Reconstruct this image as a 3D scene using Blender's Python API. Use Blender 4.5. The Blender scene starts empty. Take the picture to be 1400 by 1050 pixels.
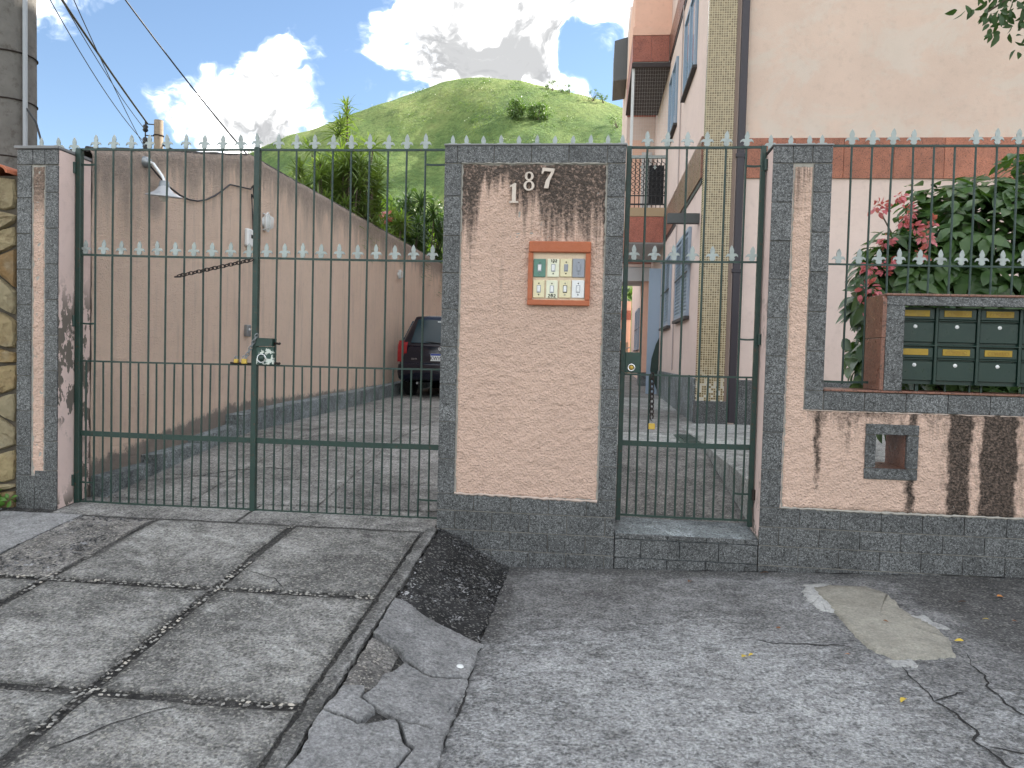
import bpy, math, random
import numpy as np
from mathutils import Vector, Matrix

random.seed(7)
rng = np.random.default_rng(7)
scn = bpy.context.scene
C = scn.collection
rad = math.radians

# ------------------------------------------------------------------ camera
cam_d = bpy.data.cameras.new('camera')
cam = bpy.data.objects.new('camera', cam_d); C.objects.link(cam); scn.camera = cam
cam_d.sensor_fit = 'HORIZONTAL'; cam_d.sensor_width = 36.0; cam_d.lens = 27.0
cam_d.clip_start = 0.05; cam_d.clip_end = 3000
pitch, roll, yaw = rad(-2.1), rad(1.5), rad(6.0)
fw = Vector((-math.sin(yaw)*math.cos(pitch), math.cos(yaw)*math.cos(pitch), math.sin(pitch)))
rt = Vector((math.cos(yaw), math.sin(yaw), 0)); up = rt.cross(fw)
cr, sr = math.cos(roll), math.sin(roll)
RR, UU = rt*cr + up*sr, up*cr - rt*sr
M = Matrix((RR, UU, -fw)).transposed().to_4x4()
M.translation = Vector((0, -5.05, 1.43))
cam.matrix_world = M

# ------------------------------------------------------------------ light
SUN_EL, SUN_AZ = rad(36), rad(40)          # azimuth measured from +X towards +Y
sdir = Vector((math.cos(SUN_EL)*math.cos(SUN_AZ), math.cos(SUN_EL)*math.sin(SUN_AZ), math.sin(SUN_EL)))
sun_d = bpy.data.lights.new('sun', 'SUN'); sun_d.energy = 5.0; sun_d.angle = rad(0.5); sun_d.color = (1, .93, .82)
sun = bpy.data.objects.new('sun', sun_d); C.objects.link(sun)
sun.rotation_euler = sdir.to_track_quat('Z', 'Y').to_euler(); sun.location = (20, 10, 25)
scn.view_settings.view_transform = 'Standard'; scn.view_settings.look = 'None'
scn.view_settings.gamma = 1.0; scn.view_settings.use_curve_mapping = False
scn.view_settings.exposure = 1.6
scn.render.resolution_x, scn.render.resolution_y = 1024, 768


# ------------------------------------------------------------------ node helper
class G:
    def __init__(s, tree):
        s.t = tree; s.n = tree.nodes; s.l = tree.links
    def set(s, sock, v):
        if isinstance(v, bpy.types.NodeSocket): s.l.new(v, sock)
        elif isinstance(v, (tuple, list)):
            if len(sock.default_value) == 4 and len(v) == 3: v = (*v, 1)
            sock.default_value = v
        else: sock.default_value = v
    def node(s, ty, props=None, **inp):
        n = s.n.new(ty)
        for k, v in (props or {}).items(): setattr(n, k, v)
        for k, v in inp.items():
            k = int(k[1:]) if k[0] == '_' else k.replace('_', ' ')
            s.set(n.inputs[k], v)
        return n
    def pos(s): return s.node('ShaderNodeNewGeometry').outputs['Position']
    def obj(s): return s.node('ShaderNodeTexCoord').outputs['Object']
    def rnd(s): return s.node('ShaderNodeObjectInfo').outputs['Random']
    def math(s, op, a, b=0.0, c=0.0, clamp=False):
        return s.node('ShaderNodeMath', dict(operation=op, use_clamp=clamp), _0=a, _1=b, _2=c).outputs[0]
    def vmul(s, v, k): return s.node('ShaderNodeVectorMath', dict(operation='MULTIPLY'), _0=v, _1=k).outputs[0]
    def vadd(s, v, k): return s.node('ShaderNodeVectorMath', dict(operation='ADD'), _0=v, _1=k).outputs[0]
    def xyz(s, v): return s.node('ShaderNodeSeparateXYZ', _0=v).outputs
    def comb(s, x, y, z): return s.node('ShaderNodeCombineXYZ', _0=x, _1=y, _2=z).outputs[0]
    def noise(s, v, sc, det=4, ro=.55, dist=0.0, col=False):
        n = s.node('ShaderNodeTexNoise', Vector=v, Scale=sc, Detail=det, Roughness=ro, Distortion=dist)
        return n.outputs['Color' if col else 'Fac']
    def vor(s, v, sc, out='Distance', feat='F1'):
        return s.node('ShaderNodeTexVoronoi', dict(feature=feat), Vector=v, Scale=sc).outputs[out]
    def sm(s, v, a, b, lo=0.0, hi=1.0):
        return s.node('ShaderNodeMapRange', dict(interpolation_type='SMOOTHSTEP'), _0=v, _1=a, _2=b, _3=lo, _4=hi).outputs[0]
    def lin(s, v, a, b, lo=0.0, hi=1.0):
        return s.node('ShaderNodeMapRange', None, _0=v, _1=a, _2=b, _3=lo, _4=hi).outputs[0]
    def mix(s, f, a, b, bt='MIX'):
        n = s.node('ShaderNodeMix', dict(data_type='RGBA', blend_type=bt))
        s.set(n.inputs[0], f); s.set(n.inputs[6], a); s.set(n.inputs[7], b)
        return n.outputs[2]
    def ramp(s, f, stops, interp='LINEAR'):
        n = s.node('ShaderNodeValToRGB', _0=f); cr_ = n.color_ramp; cr_.interpolation = interp
        while len(cr_.elements) < len(stops): cr_.elements.new(0.5)
        for e, (p, c) in zip(cr_.elements, stops):
            e.position = p
            e.color = (c, c, c, 1) if isinstance(c, (int, float)) else (*c, 1)
        return n.outputs[0]
    def bump(s, h, d=.01, st=1.0, nrm=None):
        n = s.node('ShaderNodeBump', Strength=st, Distance=d, Height=h)
        if nrm is not None: s.set(n.inputs['Normal'], nrm)
        return n.outputs[0]


def new_mat(name):
    m = bpy.data.materials.new(name); m.use_nodes = True
    m.node_tree.nodes.clear(); g = G(m.node_tree)
    out = g.node('ShaderNodeOutputMaterial'); b = g.node('ShaderNodeBsdfPrincipled')
    g.l.new(b.outputs[0], out.inputs[0])
    return m, g, b


def setb(g, b, col=None, rough=None, nrm=None, metal=None, spec=None, **k):
    for key, v in (('Base Color', col), ('Roughness', rough), ('Normal', nrm), ('Metallic', metal), ('Specular IOR Level', spec)):
        if v is not None: g.set(b.inputs[key], v)
    for kk, v in k.items(): g.set(b.inputs[kk.replace('_', ' ')], v)


# ------------------------------------------------------------------ sky
w = bpy.data.worlds.new('World'); scn.world = w; w.use_nodes = True
w.node_tree.nodes.clear(); g = G(w.node_tree)
sky = g.node('ShaderNodeTexSky', dict(sky_type='NISHITA', sun_disc=False, sun_elevation=SUN_EL, sun_rotation=math.pi/2-SUN_AZ,
                                      altitude=50, air_density=1.0, dust_density=0.05, ozone_density=1.6))
SKY_K = 0.070
dvec = g.node('ShaderNodeTexCoord').outputs['Generated']
dz = g.xyz(dvec)[2]
dw = g.vadd(dvec, g.vmul(g.vadd(g.noise(dvec, 7.0, 4, .6, 0, True), (-.5, -.5, -.5)), (.17, .17, .17)))
dq = g.vmul(dw, (1, 1, 1.55))
fb = g.noise(dq, 5.2, 9, .58)
big = g.noise(g.vmul(dvec, (1, 1, 1.3)), 2.1, 2, .5)
blobs = [((-.159, .916, .369), .12, .30), ((-.070, .925, .372), .10, .26), ((-.228, .907, .354), .075, .22), ((.012, .950, .310), .045, .16), ((-.012, .937, .345), .045, -.30),
         ((-.262, .904, .336), .05, .12), ((-.379, .861, .338), .055, .22), ((-.414, .862, .293), .075, .26), ((-.343, .879, .332), .05, .20), ((-.403, .877, .26), .085, .26),
         ((-.47, .84, .285), .05, .14), ((-.53, .791, .306), .05, .20), ((-.505, .812, .293), .055, .20), ((-.568, .762, .311), .04, .15),
         ((-.30, .89, .385), .10, -.30), ((-.314, .899, .305), .06, -.16), ((-.567, .784, .253), .09, -.25), ((-.458, .811, .364), .10, -.32), ((-.478, .838, .256), .06, -.18)]
fb2 = g.noise(dq, 17.0, 7, .62)
dens = g.math('ADD', g.math('MULTIPLY_ADD', fb2, .55, -.275), g.math('MULTIPLY_ADD', fb, 1.7, -.35))
dens = g.math('ADD', dens, g.math('MULTIPLY', g.math('SUBTRACT', big, .5), .55))
for c0, r0, w0 in blobs:
    dd = g.node('ShaderNodeVectorMath', dict(operation='DISTANCE'), _0=dw, _1=c0).outputs['Value']
    dens = g.math('ADD', dens, g.sm(dd, 0, r0*1.45, (w0*.85 if w0 > 0 else w0*1.25), 0))
alpha = g.sm(dens, .40, .66)
thick = g.sm(dens, .46, .78)
ccol = g.mix(thick, (.15, .17, .20), (1.0, .965, .91))
sh0 = g.math('SUBTRACT', g.math('MULTIPLY_ADD', fb2, .4, fb), g.math('MULTIPLY_ADD', g.noise(g.vadd(dq, (.02, .008, .03)), 17.0, 5, .6), .4, g.noise(g.vadd(dq, (.035, .012, .055)), 5.2, 6, .55)))
grey = g.math('MULTIPLY', g.sm(sh0, .13, -.10), g.sm(dens, .52, .70))
ccol = g.node('ShaderNodeVectorMath', dict(operation='SCALE'), _0=g.mix(grey, ccol, (.94, .985, 1.06), 'MULTIPLY'), Scale=g.math('POWER', .085, grey)).outputs[0]
blue = g.node('ShaderNodeVectorMath', dict(operation='SCALE'), _0=sky.outputs[0], Scale=SKY_K).outputs[0]
cl = g.node('ShaderNodeVectorMath', dict(operation='SCALE'), _0=ccol, Scale=2.9).outputs[0]
skycol = g.mix(g.math('MULTIPLY', alpha, g.sm(dz, -.02, .05)), blue, cl)
bg = g.node('ShaderNodeBackground', Color=skycol, Strength=1.0)
g.l.new(bg.outputs[0], g.node('ShaderNodeOutputWorld').inputs[0])


# ------------------------------------------------------------------ numpy value noise
def _h(ix, iy, seed):
    n = (ix.astype(np.int64)*374761393 + iy.astype(np.int64)*668265263 + seed*974711) & 0x7fffffff
    n = (n ^ (n >> 13))*1274126177 & 0x7fffffff
    return ((n ^ (n >> 16)) & 0xffff)/65535.0
def vnoise(x, y, seed=0):
    x = np.asarray(x, float); y = np.asarray(y, float)
    ix, iy = np.floor(x), np.floor(y); fx, fy = x-ix, y-iy
    fx = fx*fx*(3-2*fx); fy = fy*fy*(3-2*fy)
    a, b_, c, d = _h(ix, iy, seed), _h(ix+1, iy, seed), _h(ix, iy+1, seed), _h(ix+1, iy+1, seed)
    return (a*(1-fx)+b_*fx)*(1-fy)+(c*(1-fx)+d*fx)*fy
def fbm(x, y, seed=0, o=4):
    v, a, t = 0, .5, 0
    for i in range(o):
        v = v+a*vnoise(np.asarray(x)*2**i, np.asarray(y)*2**i, seed+i*17); t += a; a *= .5
    return v/t-.5


# ------------------------------------------------------------------ mesh helper
class MB:
    def __init__(s): s.v = []; s.f = []; s.smooth = []
    def add(s, vs, fs, sm=False):
        o = len(s.v); s.v += [tuple(p) for p in vs]; s.f += [tuple(i+o for i in f) for f in fs]; s.smooth += [sm]*len(fs); return s
    def box(s, x0, x1, y0, y1, z0, z1):
        return s.add([(x0, y0, z0), (x1, y0, z0), (x1, y1, z0), (x0, y1, z0), (x0, y0, z1), (x1, y0, z1), (x1, y1, z1), (x0, y1, z1)],
                     [(0, 3, 2, 1), (4, 5, 6, 7), (0, 1, 5, 4), (1, 2, 6, 5), (2, 3, 7, 6), (3, 0, 4, 7)])
    def cbox(s, x0, x1, y0, y1, z0, z1, b=.004):
        """box with all edges chamfered"""
        vs, idx = [], {}
        for i, (sx, cx) in enumerate(((-1, x0), (1, x1))):
            for j, (sy, cy) in enumerate(((-1, y0), (1, y1))):
                for k, (sz, cz) in enumerate(((-1, z0), (1, z1))):
                    for a in range(3):
                        p = [cx, cy, cz]
                        for q, sg in enumerate((sx, sy, sz)):
                            if q != a: p[q] -= sg*b
                        idx[(i, j, k, a)] = len(vs); vs.append(p)
        I = idx; fs = []
        for a in range(3):
            o = [q for q in range(3) if q != a]
            for sd in (0, 1):
                def key(u, v_):
                    t = [0, 0, 0]; t[a] = sd; t[o[0]] = u; t[o[1]] = v_; return I[(*t, a)]
                fs.append([key(0, 0), key(1, 0), key(1, 1), key(0, 1)])
        for a in range(3):
            o = [q for q in range(3) if q != a]
            for u in (0, 1):
                for v_ in (0, 1):
                    def key2(e, ax):
                        t = [0, 0, 0]; t[a] = e; t[o[0]] = u; t[o[1]] = v_; return I[(*t, ax)]
                    fs.append([key2(0, o[0]), key2(1, o[0]), key2(1, o[1]), key2(0, o[1])])
        for i in (0, 1):
            for j in (0, 1):
                for k in (0, 1): fs.append([I[(i, j, k, 0)], I[(i, j, k, 1)], I[(i, j, k, 2)]])
        c = Vector(((x0+x1)/2, (y0+y1)/2, (z0+z1)/2)); out = []
        for f in fs:
            p = [Vector(vs[i]) for i in f]; n = (p[1]-p[0]).cross(p[2]-p[0]); m = sum(p, Vector())/len(p)
            out.append(f if n.dot(m-c) > 0 else f[::-1])
        return s.add(vs, out)
    def tube(s, pts, r, n=8, cap=True, sm=True):
        pts = [Vector(p) for p in pts]; rs = r if isinstance(r, (list, tuple)) else [r]*len(pts)
        rings = []; ref = None
        for i, p in enumerate(pts):
            d = (pts[min(i+1, len(pts)-1)]-pts[max(i-1, 0)]).normalized()
            if ref is None: ref = Vector((0, 0, 1)) if abs(d.z) < .9 else Vector((1, 0, 0))
            a = d.cross(ref).normalized(); b = a.cross(d).normalized(); ref = b
            rings.append([p+(a*math.cos(t)+b*math.sin(t))*rs[i] for t in [2*math.pi*k/n for k in range(n)]])
        vs = [q for R_ in rings for q in R_]; fs = []
        for i in range(len(pts)-1):
            for k in range(n):
                fs.append((i*n+k, (i+1)*n+k, (i+1)*n+(k+1) % n, i*n+(k+1) % n))
        s.add(vs, fs, sm)
        if cap:
            s.add(rings[0], [tuple(range(n))]); s.add(rings[-1], [tuple(range(n))[::-1]])
        return s
    def lathe(s, prof, c, axis=(0, 0, 1), n=20, sm=True):
        """prof: list of (r, h) along axis from c"""
        ax = Vector(axis).normalized(); a = ax.orthogonal().normalized(); b = ax.cross(a); c = Vector(c); vs = []; fs = []
        for r, h in prof:
            for k in range(n):
                t = 2*math.pi*k/n; vs.append(c+ax*h+(a*math.cos(t)+b*math.sin(t))*r)
        for i in range(len(prof)-1):
            for k in range(n): fs.append((i*n+k, i*n+(k+1) % n, (i+1)*n+(k+1) % n, (i+1)*n+k))
        return s.add(vs, fs, sm)
    def torus(s, c, R_, r, ax=(0, 1, 0), sx=1.0, sz=1.0, n=16, m=6, frame=None):
        if frame: a, b = Vector(frame[0]), Vector(frame[1])
        else:
            axv = Vector(ax).normalized(); a = Vector((1, 0, 0)) if abs(axv.x) < .9 else Vector((0, 1, 0)); b = axv.cross(a).normalized(); a = b.cross(axv).normalized()
        c = Vector(c); pts = [c+a*(math.cos(2*math.pi*k/n)*R_*sx)+b*(math.sin(2*math.pi*k/n)*R_*sz) for k in range(n)]
        nr = a.cross(b).normalized(); vs = []; fs = []
        for k in range(n):
            o = (pts[k]-c).normalized()
            for j in range(m):
                t = 2*math.pi*j/m; vs.append(pts[k]+(o*math.cos(t)+nr*math.sin(t))*r)
        for k in range(n):
            for j in range(m):
                fs.append((k*m+j, ((k+1) % n)*m+j, ((k+1) % n)*m+(j+1) % m, k*m+(j+1) % m))
        return s.add(vs, fs, True)
    def prism(s, poly, y0, y1, plane='XZ'):
        """polygon extruded; plane XZ -> along Y, YZ -> along X, XY -> along Z"""
        f3 = {'XZ': lambda p, d: (p[0], d, p[1]), 'YZ': lambda p, d: (d, p[0], p[1]), 'XY': lambda p, d: (p[0], p[1], d)}[plane]
        n = len(poly); vs = [f3(p, y0) for p in poly]+[f3(p, y1) for p in poly]
        return s.add(vs, [tuple(range(n)), tuple(range(2*n-1, n-1, -1))]+[(i, i+n, (i+1) % n+n, (i+1) % n) for i in range(n)])
    def mesh(s, name, mat=None, fix=True):
        m = bpy.data.meshes.new(name); m.from_pydata(s.v, [], s.f); m.update()
        if any(s.smooth): m.polygons.foreach_set('use_smooth', s.smooth)
        if fix:
            import bmesh
            bm = bmesh.new(); bm.from_mesh(m); bmesh.ops.recalc_face_normals(bm, faces=bm.faces); bm.to_mesh(m); bm.free()
        if mat: m.materials.append(mat)
        return m


WL = {}      # world location of each empty / parent


def place(name, mesh, parent, loc):
    o = bpy.data.objects.new(name, mesh); C.objects.link(o)
    WL[o.name] = Vector(loc)
    if parent is not None:
        o.parent = parent; o.location = Vector(loc)-WL[parent.name]
    else: o.location = loc
    return o


def obj(name, mb, mat, parent=None, fix=True, base=False):
    """one mesh object; its origin is moved to the middle (or the foot) of its own box"""
    if not isinstance(mb, MB): V, F, S = mb; bb = np.asarray(V, float)
    else: bb = np.array(mb.v, float)
    lo, hi = bb.min(0), bb.max(0); c = (lo+hi)/2
    if base or parent is None: c[2] = lo[2]
    if isinstance(mb, MB):
        mb.v = [tuple(p) for p in (bb-c)]; m = mb.mesh(name, mat, fix)
    else:
        m = bpy.data.meshes.new(name); m.from_pydata((bb-c).tolist(), [], F if isinstance(F, list) else F.tolist()); m.update()
        if S: m.polygons.foreach_set('use_smooth', [True]*len(m.polygons))
        if mat: m.materials.append(mat)
    return place(name, m, parent, c)


def tag(o, label=None, cat=None, group=None, kind=None):
    if label: o['label'] = label
    if cat: o['category'] = cat
    if group: o['group'] = group
    if kind: o['kind'] = kind
    return o


def thing(name, loc, label, cat, group=None):
    o = bpy.data.objects.new(name, None); C.objects.link(o); o.location = loc; o.empty_display_size = .1
    WL[o.name] = Vector(loc); return tag(o, label, cat, group)


def structure(name, loc=(0, 0, 0)):
    o = bpy.data.objects.new(name, None); C.objects.link(o); o.location = loc; WL[o.name] = Vector(loc); o['kind'] = 'structure'; return o


def text_mesh(txt, size, ext, mat, name):
    cu = bpy.data.curves.new('t', 'FONT'); cu.body = txt; cu.size = size; cu.extrude = ext; cu.align_x = 'CENTER'; cu.resolution_u = 3
    to = bpy.data.objects.new('t', cu); C.objects.link(to)
    m = bpy.data.meshes.new_from_object(to.evaluated_get(bpy.context.evaluated_depsgraph_get()))
    bpy.data.objects.remove(to); bpy.data.curves.remove(cu); m.name = name; m.materials.clear(); m.materials.append(mat)
    return m


# ------------------------------------------------------------------ materials
MT = {}


def plain(name, col, rough=.6, metal=0.0, var=.12, bump=0.0, bscale=60, dirt=0.0, spec=None):
    m, g, b = new_mat(name); p = g.pos()
    n = g.noise(p, 9, 5, .6); c = g.mix(g.math('MULTIPLY', n, var*2), col, tuple(x*.55 for x in col))
    if dirt: c = g.mix(g.math('MULTIPLY', g.sm(g.noise(p, 14, 6, .7), .5, .72), dirt), c, (.06, .05, .04))
    setb(g, b, c, g.lin(g.noise(p, 30, 3), .3, .7, max(rough-.12, .05), min(rough+.12, 1)), metal=metal, spec=spec)
    if bump: setb(g, b, nrm=g.bump(g.noise(p, bscale, 5, .6), bump))
    MT[name] = m; return m


def granite(name, lo, mid, hi, tint=(1, 1, 1), rough=.42):
    m, g, b = new_mat(name); p = g.pos()
    v = g.xyz(g.vor(p, 250, 'Color'))[0]; v2 = g.xyz(g.vor(g.vadd(p, (3.1, 1.7, 5.3)), 110, 'Color'))[0]
    c = g.ramp(v, [(0, lo), (.42, lo*1.6), (.62, mid), (.86, mid*1.45), (.97, hi)])
    c = g.mix(g.sm(v2, .80, .97), c, (hi*.62,)*3); c = g.mix(g.sm(v2, .18, .03), c, (lo*.6,)*3)
    big_ = g.noise(p, 4.5, 5, .6)
    c = g.mix(1.0, c, g.ramp(big_, [(.25, .72), (.75, 1.22)]), 'MULTIPLY')
    c = g.mix(1.0, c, g.ramp(g.rnd(), [(0, .86), (1, 1.14)]), 'MULTIPLY')
    c = g.mix(1.0, c, tint, 'MULTIPLY')
    # mineral splashes and scratches
    sp = g.math('MULTIPLY', g.sm(g.noise(p, 55, 3, .5), .69, .74), g.sm(g.noise(p, 3, 3), .5, .65))
    c = g.mix(g.math('MULTIPLY', sp, .6), c, (.42, .42, .38))
    setb(g, b, c, g.lin(g.noise(p, 22, 4), .3, .7, rough-.08, rough+.2), g.bump(g.noise(p, 160, 2), .0012, .6)); MT[name] = m; return m


def pink_render(name, col, stain=None, coarse=True, seed=0.0):
    m, g, b = new_mat(name); p = g.pos(); q = g.vadd(p, (seed, seed*.7, 0))
    n = g.noise(q, 1.7, 6, .62); n2 = g.noise(q, 14, 5, .6)
    c = g.mix(n, tuple(x*.86 for x in col), tuple(min(1, x*1.12) for x in col))
    c = g.mix(g.sm(n2, .48, .8, 0, .30), c, tuple(x*.66 for x in col))
    pits = g.sm(g.noise(q, 80, 4, .65), .42, .29)
    c = g.mix(g.math('MULTIPLY', pits,   .42 if coarse else .12), c, tuple(x*.42 for x in col))
    c = g.mix(g.sm(g.noise(q, 5, 6, .7), .63, .78, 0, .35), c, (.60, .55, .50))
    if stain is not None:
        f, sc = stain(g, p); c = g.mix(f, c, sc)
    h = g.math('ADD', g.math('MULTIPLY', g.noise(q, 85, 5, .7), 1.0), g.math('MULTIPLY', g.vor(q, 70), .6)) if coarse else g.noise(q, 120, 3, .5)
    setb(g, b, c, .93, g.bump(h, .022 if coarse else .004, 1.0 if coarse else .5), spec=.2); MT[name] = m; return m


def st_panel(g, p):
    X, Y, Z = g.xyz(p)
    L = g.ramp(g.lin(X, -.9, .055), [(0, .50), (.06, .62), (.14, .22), (.30, .16), (.40, .34), (.52, .34), (.60, .55), (.72, .60), (.80, .52), (.86, .62), (.95, .46), (1, .72)])
    wob = g.noise(g.comb(g.math('MULTIPLY', X, 26), 0, g.math('MULTIPLY', Z, 1.6)), 1.0, 5, .62)
    L2 = g.math('MULTIPLY', L, g.lin(wob, .28, .72, .35, 1.55))
    dep = g.math('SUBTRACT', 2.70, Z)
    f = g.sm(g.math('DIVIDE', dep, L2), 1.25, .35)
    fine = g.noise(p, 48, 5, .7)
    f = g.math('MULTIPLY', f, g.lin(fine, .32, .58, .40, 1.25), clamp=True)
    top = g.sm(dep, .12, .0); f = g.math('MAXIMUM', f, g.math('MULTIPLY', top, g.lin(fine, .3, .6, .5, 1)))
    faint = g.math('MULTIPLY', g.sm(g.noise(g.comb(g.math('MULTIPLY', X, 9), 0, g.math('MULTIPLY', Z, .9)), 1, 5, .7), .55, .75), .35)
    f = g.math('MAXIMUM', f, g.math('MULTIPLY', faint, g.sm(dep, 1.5, .3)))
    return g.math('MULTIPLY', f, .95), g.mix(fine, (.026, .024, .022), (.11, .092, .08))


def st_low(g, p):
    X, Y, Z = g.xyz(p)
    wob = g.math('MULTIPLY', g.math('SUBTRACT', g.noise(g.comb(g.math('MULTIPLY', X, 3), 0, g.math('MULTIPLY', Z, 5)), 1.6, 5, .65), .5), .085)
    xx = g.math('ADD', X, wob); fine = g.noise(p, 45, 5, .7)
    def col(x0, x1, z0, z1, k, soft=.03):
        a = g.math('MULTIPLY', g.sm(xx, x0-soft, x0+soft), g.sm(xx, x1+soft, x1-soft))
        return g.math('MULTIPLY', g.math('MULTIPLY', a, g.sm(Z, z0, z1)), k)
    f = col(1.418, 1.452, .45, .85, 1.0)
    for q in (col(1.385, 1.50, .95, 1.13, .55, .04), col(1.60, 1.63, .70, 1.05, .75), col(1.55, 1.95, 1.04, 1.13, .5, .05), col(1.985, 2.035, .35, .6, 1.0), col(2.225, 2.365, .2, .4, 1.0, .03), col(2.42, 2.63, .2, .4, 1.05, .025), col(2.80, 2.86, .4, .9, .9), col(2.98, 3.12, .2, .5, .95), col(3.4, 3.52, .3, .7, .9)):
        f = g.math('MAXIMUM', f, q)
    f = g.math('MULTIPLY', g.sm(g.math('ADD', g.math('MULTIPLY', f, .95), g.math('MULTIPLY', g.math('SUBTRACT', g.noise(g.vmul(p, (1, 1, .55)), 38, 6, .75), .5), 1.5)), .12, .80), g.sm(f, .02, .30))
    dl = g.lin(g.noise(g.comb(g.math('MULTIPLY', X, 11), 0, 0), 1.3, 5, .7), .42, .72, .0, .42)
    drip = g.math('MULTIPLY', g.sm(g.math('DIVIDE', g.math('SUBTRACT', 1.14, Z), g.math('MAXIMUM', dl, .01)), 1.1, .2), g.math('MULTIPLY', g.sm(X, 1.33, 1.37), g.lin(fine, .38, .6, .1, .85)), clamp=True); f = g.math('MAXIMUM', f, g.math('MULTIPLY', drip, .8))
    halo = g.math('MULTIPLY', g.math('MULTIPLY', g.sm(xx, 2.10, 2.26), g.sm(xx, 2.80, 2.60)), g.sm(g.noise(g.vmul(p, (1, 1, .4)), 22, 6, .75), .44, .62)); f = g.math('MAXIMUM', f, g.math('MULTIPLY', halo, .55))
    lowb = g.math('MULTIPLY', g.sm(Z, .535, .49), g.sm(g.noise(g.vmul(p, (6, 1, 1)), 1, 4), .42, .6)); f = g.math('MAXIMUM', f, g.math('MULTIPLY', lowb, .8))
    topst = g.math('MULTIPLY', g.sm(Z, 2.25, 2.68), g.sm(g.noise(g.vmul(p, (34, 1, 1.5)), 1, 4), .38, .62)); f = g.math('MAXIMUM', f, g.math('MULTIPLY', topst, .8))
    f = g.math('MULTIPLY', f, g.lin(g.noise(p, 70, 4, .7), .34, .58, .74, 1.0))
    return g.math('MULTIPLY', f, .97), g.mix(fine, (.006, .006, .0055), (.060, .052, .044))


def st_left(g, p):
    X, Y, Z = g.xyz(p); fine = g.noise(p, 45, 5, .7)
    f = g.math('MULTIPLY', g.sm(Z, 2.25, 2.55), g.lin(fine, .3, .6, .5, 1.1), clamp=True)
    return g.math('MULTIPLY', f, .8), (.09, .075, .06)


def st_drive_shadow(g, p):
    X, Y, Z = g.xyz(p); fine = g.noise(p, 26, 5, .7)
    topz = g.math('MINIMUM', g.lin(Y, .35, 3.03, 2.88, 3.53), g.math('ADD', 3.50, g.math('MULTIPLY', Y, .012)))
    dep = g.math('SUBTRACT', topz, Z)
    wob = g.noise(g.comb(0, g.math('MULTIPLY', Y, 2.6), g.math('MULTIPLY', Z, .35)), 1.6, 6, .68)
    L = g.lin(wob, .34, .72, .10, .95)
    f = g.math('MULTIPLY', g.sm(g.math('DIVIDE', dep, L), 1.1, .1), g.lin(fine, .3, .65, .55, 1.0), clamp=True)
    lamp_shadow = g.math('ADD', g.math('POWER', g.math('DIVIDE', g.math('SUBTRACT', Y, 1.16), .17), 2), g.math('POWER', g.math('DIVIDE', g.math('SUBTRACT', Z, 2.70), .20), 2))
    f = g.math('MAXIMUM', f, g.math('MULTIPLY', g.sm(lamp_shadow, 1.5, .0), .75))  # shadow below the gooseneck lamp, painted into the wall colour beside the stains
    base = g.lin(Y, .3, 2.6, .44, .76); base = g.math('MAXIMUM', base, .40)
    mo = g.sm(g.math('ADD', g.math('MULTIPLY', g.sm(g.math('SUBTRACT', Z, base), .20, .0), .8), g.math('MULTIPLY', g.math('SUBTRACT', g.noise(p, 8, 7, .75), .5), 1.6)), .30, .62)
    f = g.math('MAXIMUM', f, mo)
    vs_ = g.math('MULTIPLY', g.sm(g.noise(g.comb(0, g.math('MULTIPLY', Y, 7), g.math('MULTIPLY', Z, .5)), 1.5, 6, .72), .50, .68), .26); f = g.math('MAXIMUM', f, vs_)
    return g.math('MULTIPLY', f, .78), g.mix(fine, (.06, .06, .06), (.20, .19, .18))


def st_peel(g, p):
    X, Y, Z = g.xyz(p)
    f = g.math('MULTIPLY', g.sm(g.noise(g.vmul(p, (1, 1, .55)), 11, 6, .65), .50, .53), g.sm(g.noise(p, 1.3, 2), .40, .5))
    f = g.math('MULTIPLY', f, g.sm(Z, 2.0, 1.6)); return f, (.15, .13, .11)


PINK = (.76, .54, .43)
plain_pink = pink_render('pink_side', (.66, .51, .46), st_peel, coarse=False, seed=3)
pink_panel = pink_render('pink_panel', PINK, st_panel)
pink_low = pink_render('pink_low', (.79, .565, .45), st_low, seed=5)
pink_left = pink_render('pink_left', PINK, st_left, seed=9)
pink_drive = pink_render('pink_drive', (.75, .575, .455), st_drive_shadow, seed=13)
gran = granite('granite', .036, .086, .26, (.99, 1.02, 1.02))
gran_red = granite('granite_red', .24, .32, .40, (1.0, .36, .20), .4)
gran_brown = granite('granite_brown', .14, .20, .26, (1.0, .46, .31), .3)
mortar = plain('mortar', (.36, .34, .30), .9, bump=.003, bscale=90, dirt=.5)
green = plain('green_paint', (.012, .036, .028), .42, var=.35, dirt=.35)
green, g, b = new_mat('green_paint'); p = g.pos()
c = g.mix(g.noise(p, 7, 5, .6), (.008, .027, .021), (.020, .050, .038)); c = g.mix(g.sm(g.noise(p, 38, 5, .7), .58, .68, 0, .75), c, (.075, .033, .018)); c = g.mix(g.sm(g.noise(g.vadd(p, (9, 1, 4)), 60, 3, .6), .70, .76, 0, .6), c, (.20, .22, .19))
setb(g, b, c, g.lin(g.noise(p, 30, 3), .3, .7, .32, .6), g.bump(g.noise(p, 90, 3), .002)); MT['green_paint'] = green
greenflat = plain('green_flat', (.022, .062, .045), .5, var=.3, dirt=.2)
alu = plain('finial_metal', (.36, .40, .385), .45, 0.3, var=.25, dirt=.4)
rust = plain('rusty_iron', (.035, .024, .02), .7, .4, var=.5)
chrome = plain('chrome', (.7, .7, .7), .2, .9)
steel = plain('grey_steel', (.30, .32, .33), .4, .7, var=.3)
brass = plain('brass', (.62, .42, .08), .4, .35, var=.3)
brass_pl = plain('brass_plate', (.42, .27, .025), .5, .1, var=.5, dirt=.3)
white_pl = plain('white_plastic', (.72, .73, .72), .4, dirt=.15)
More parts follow.
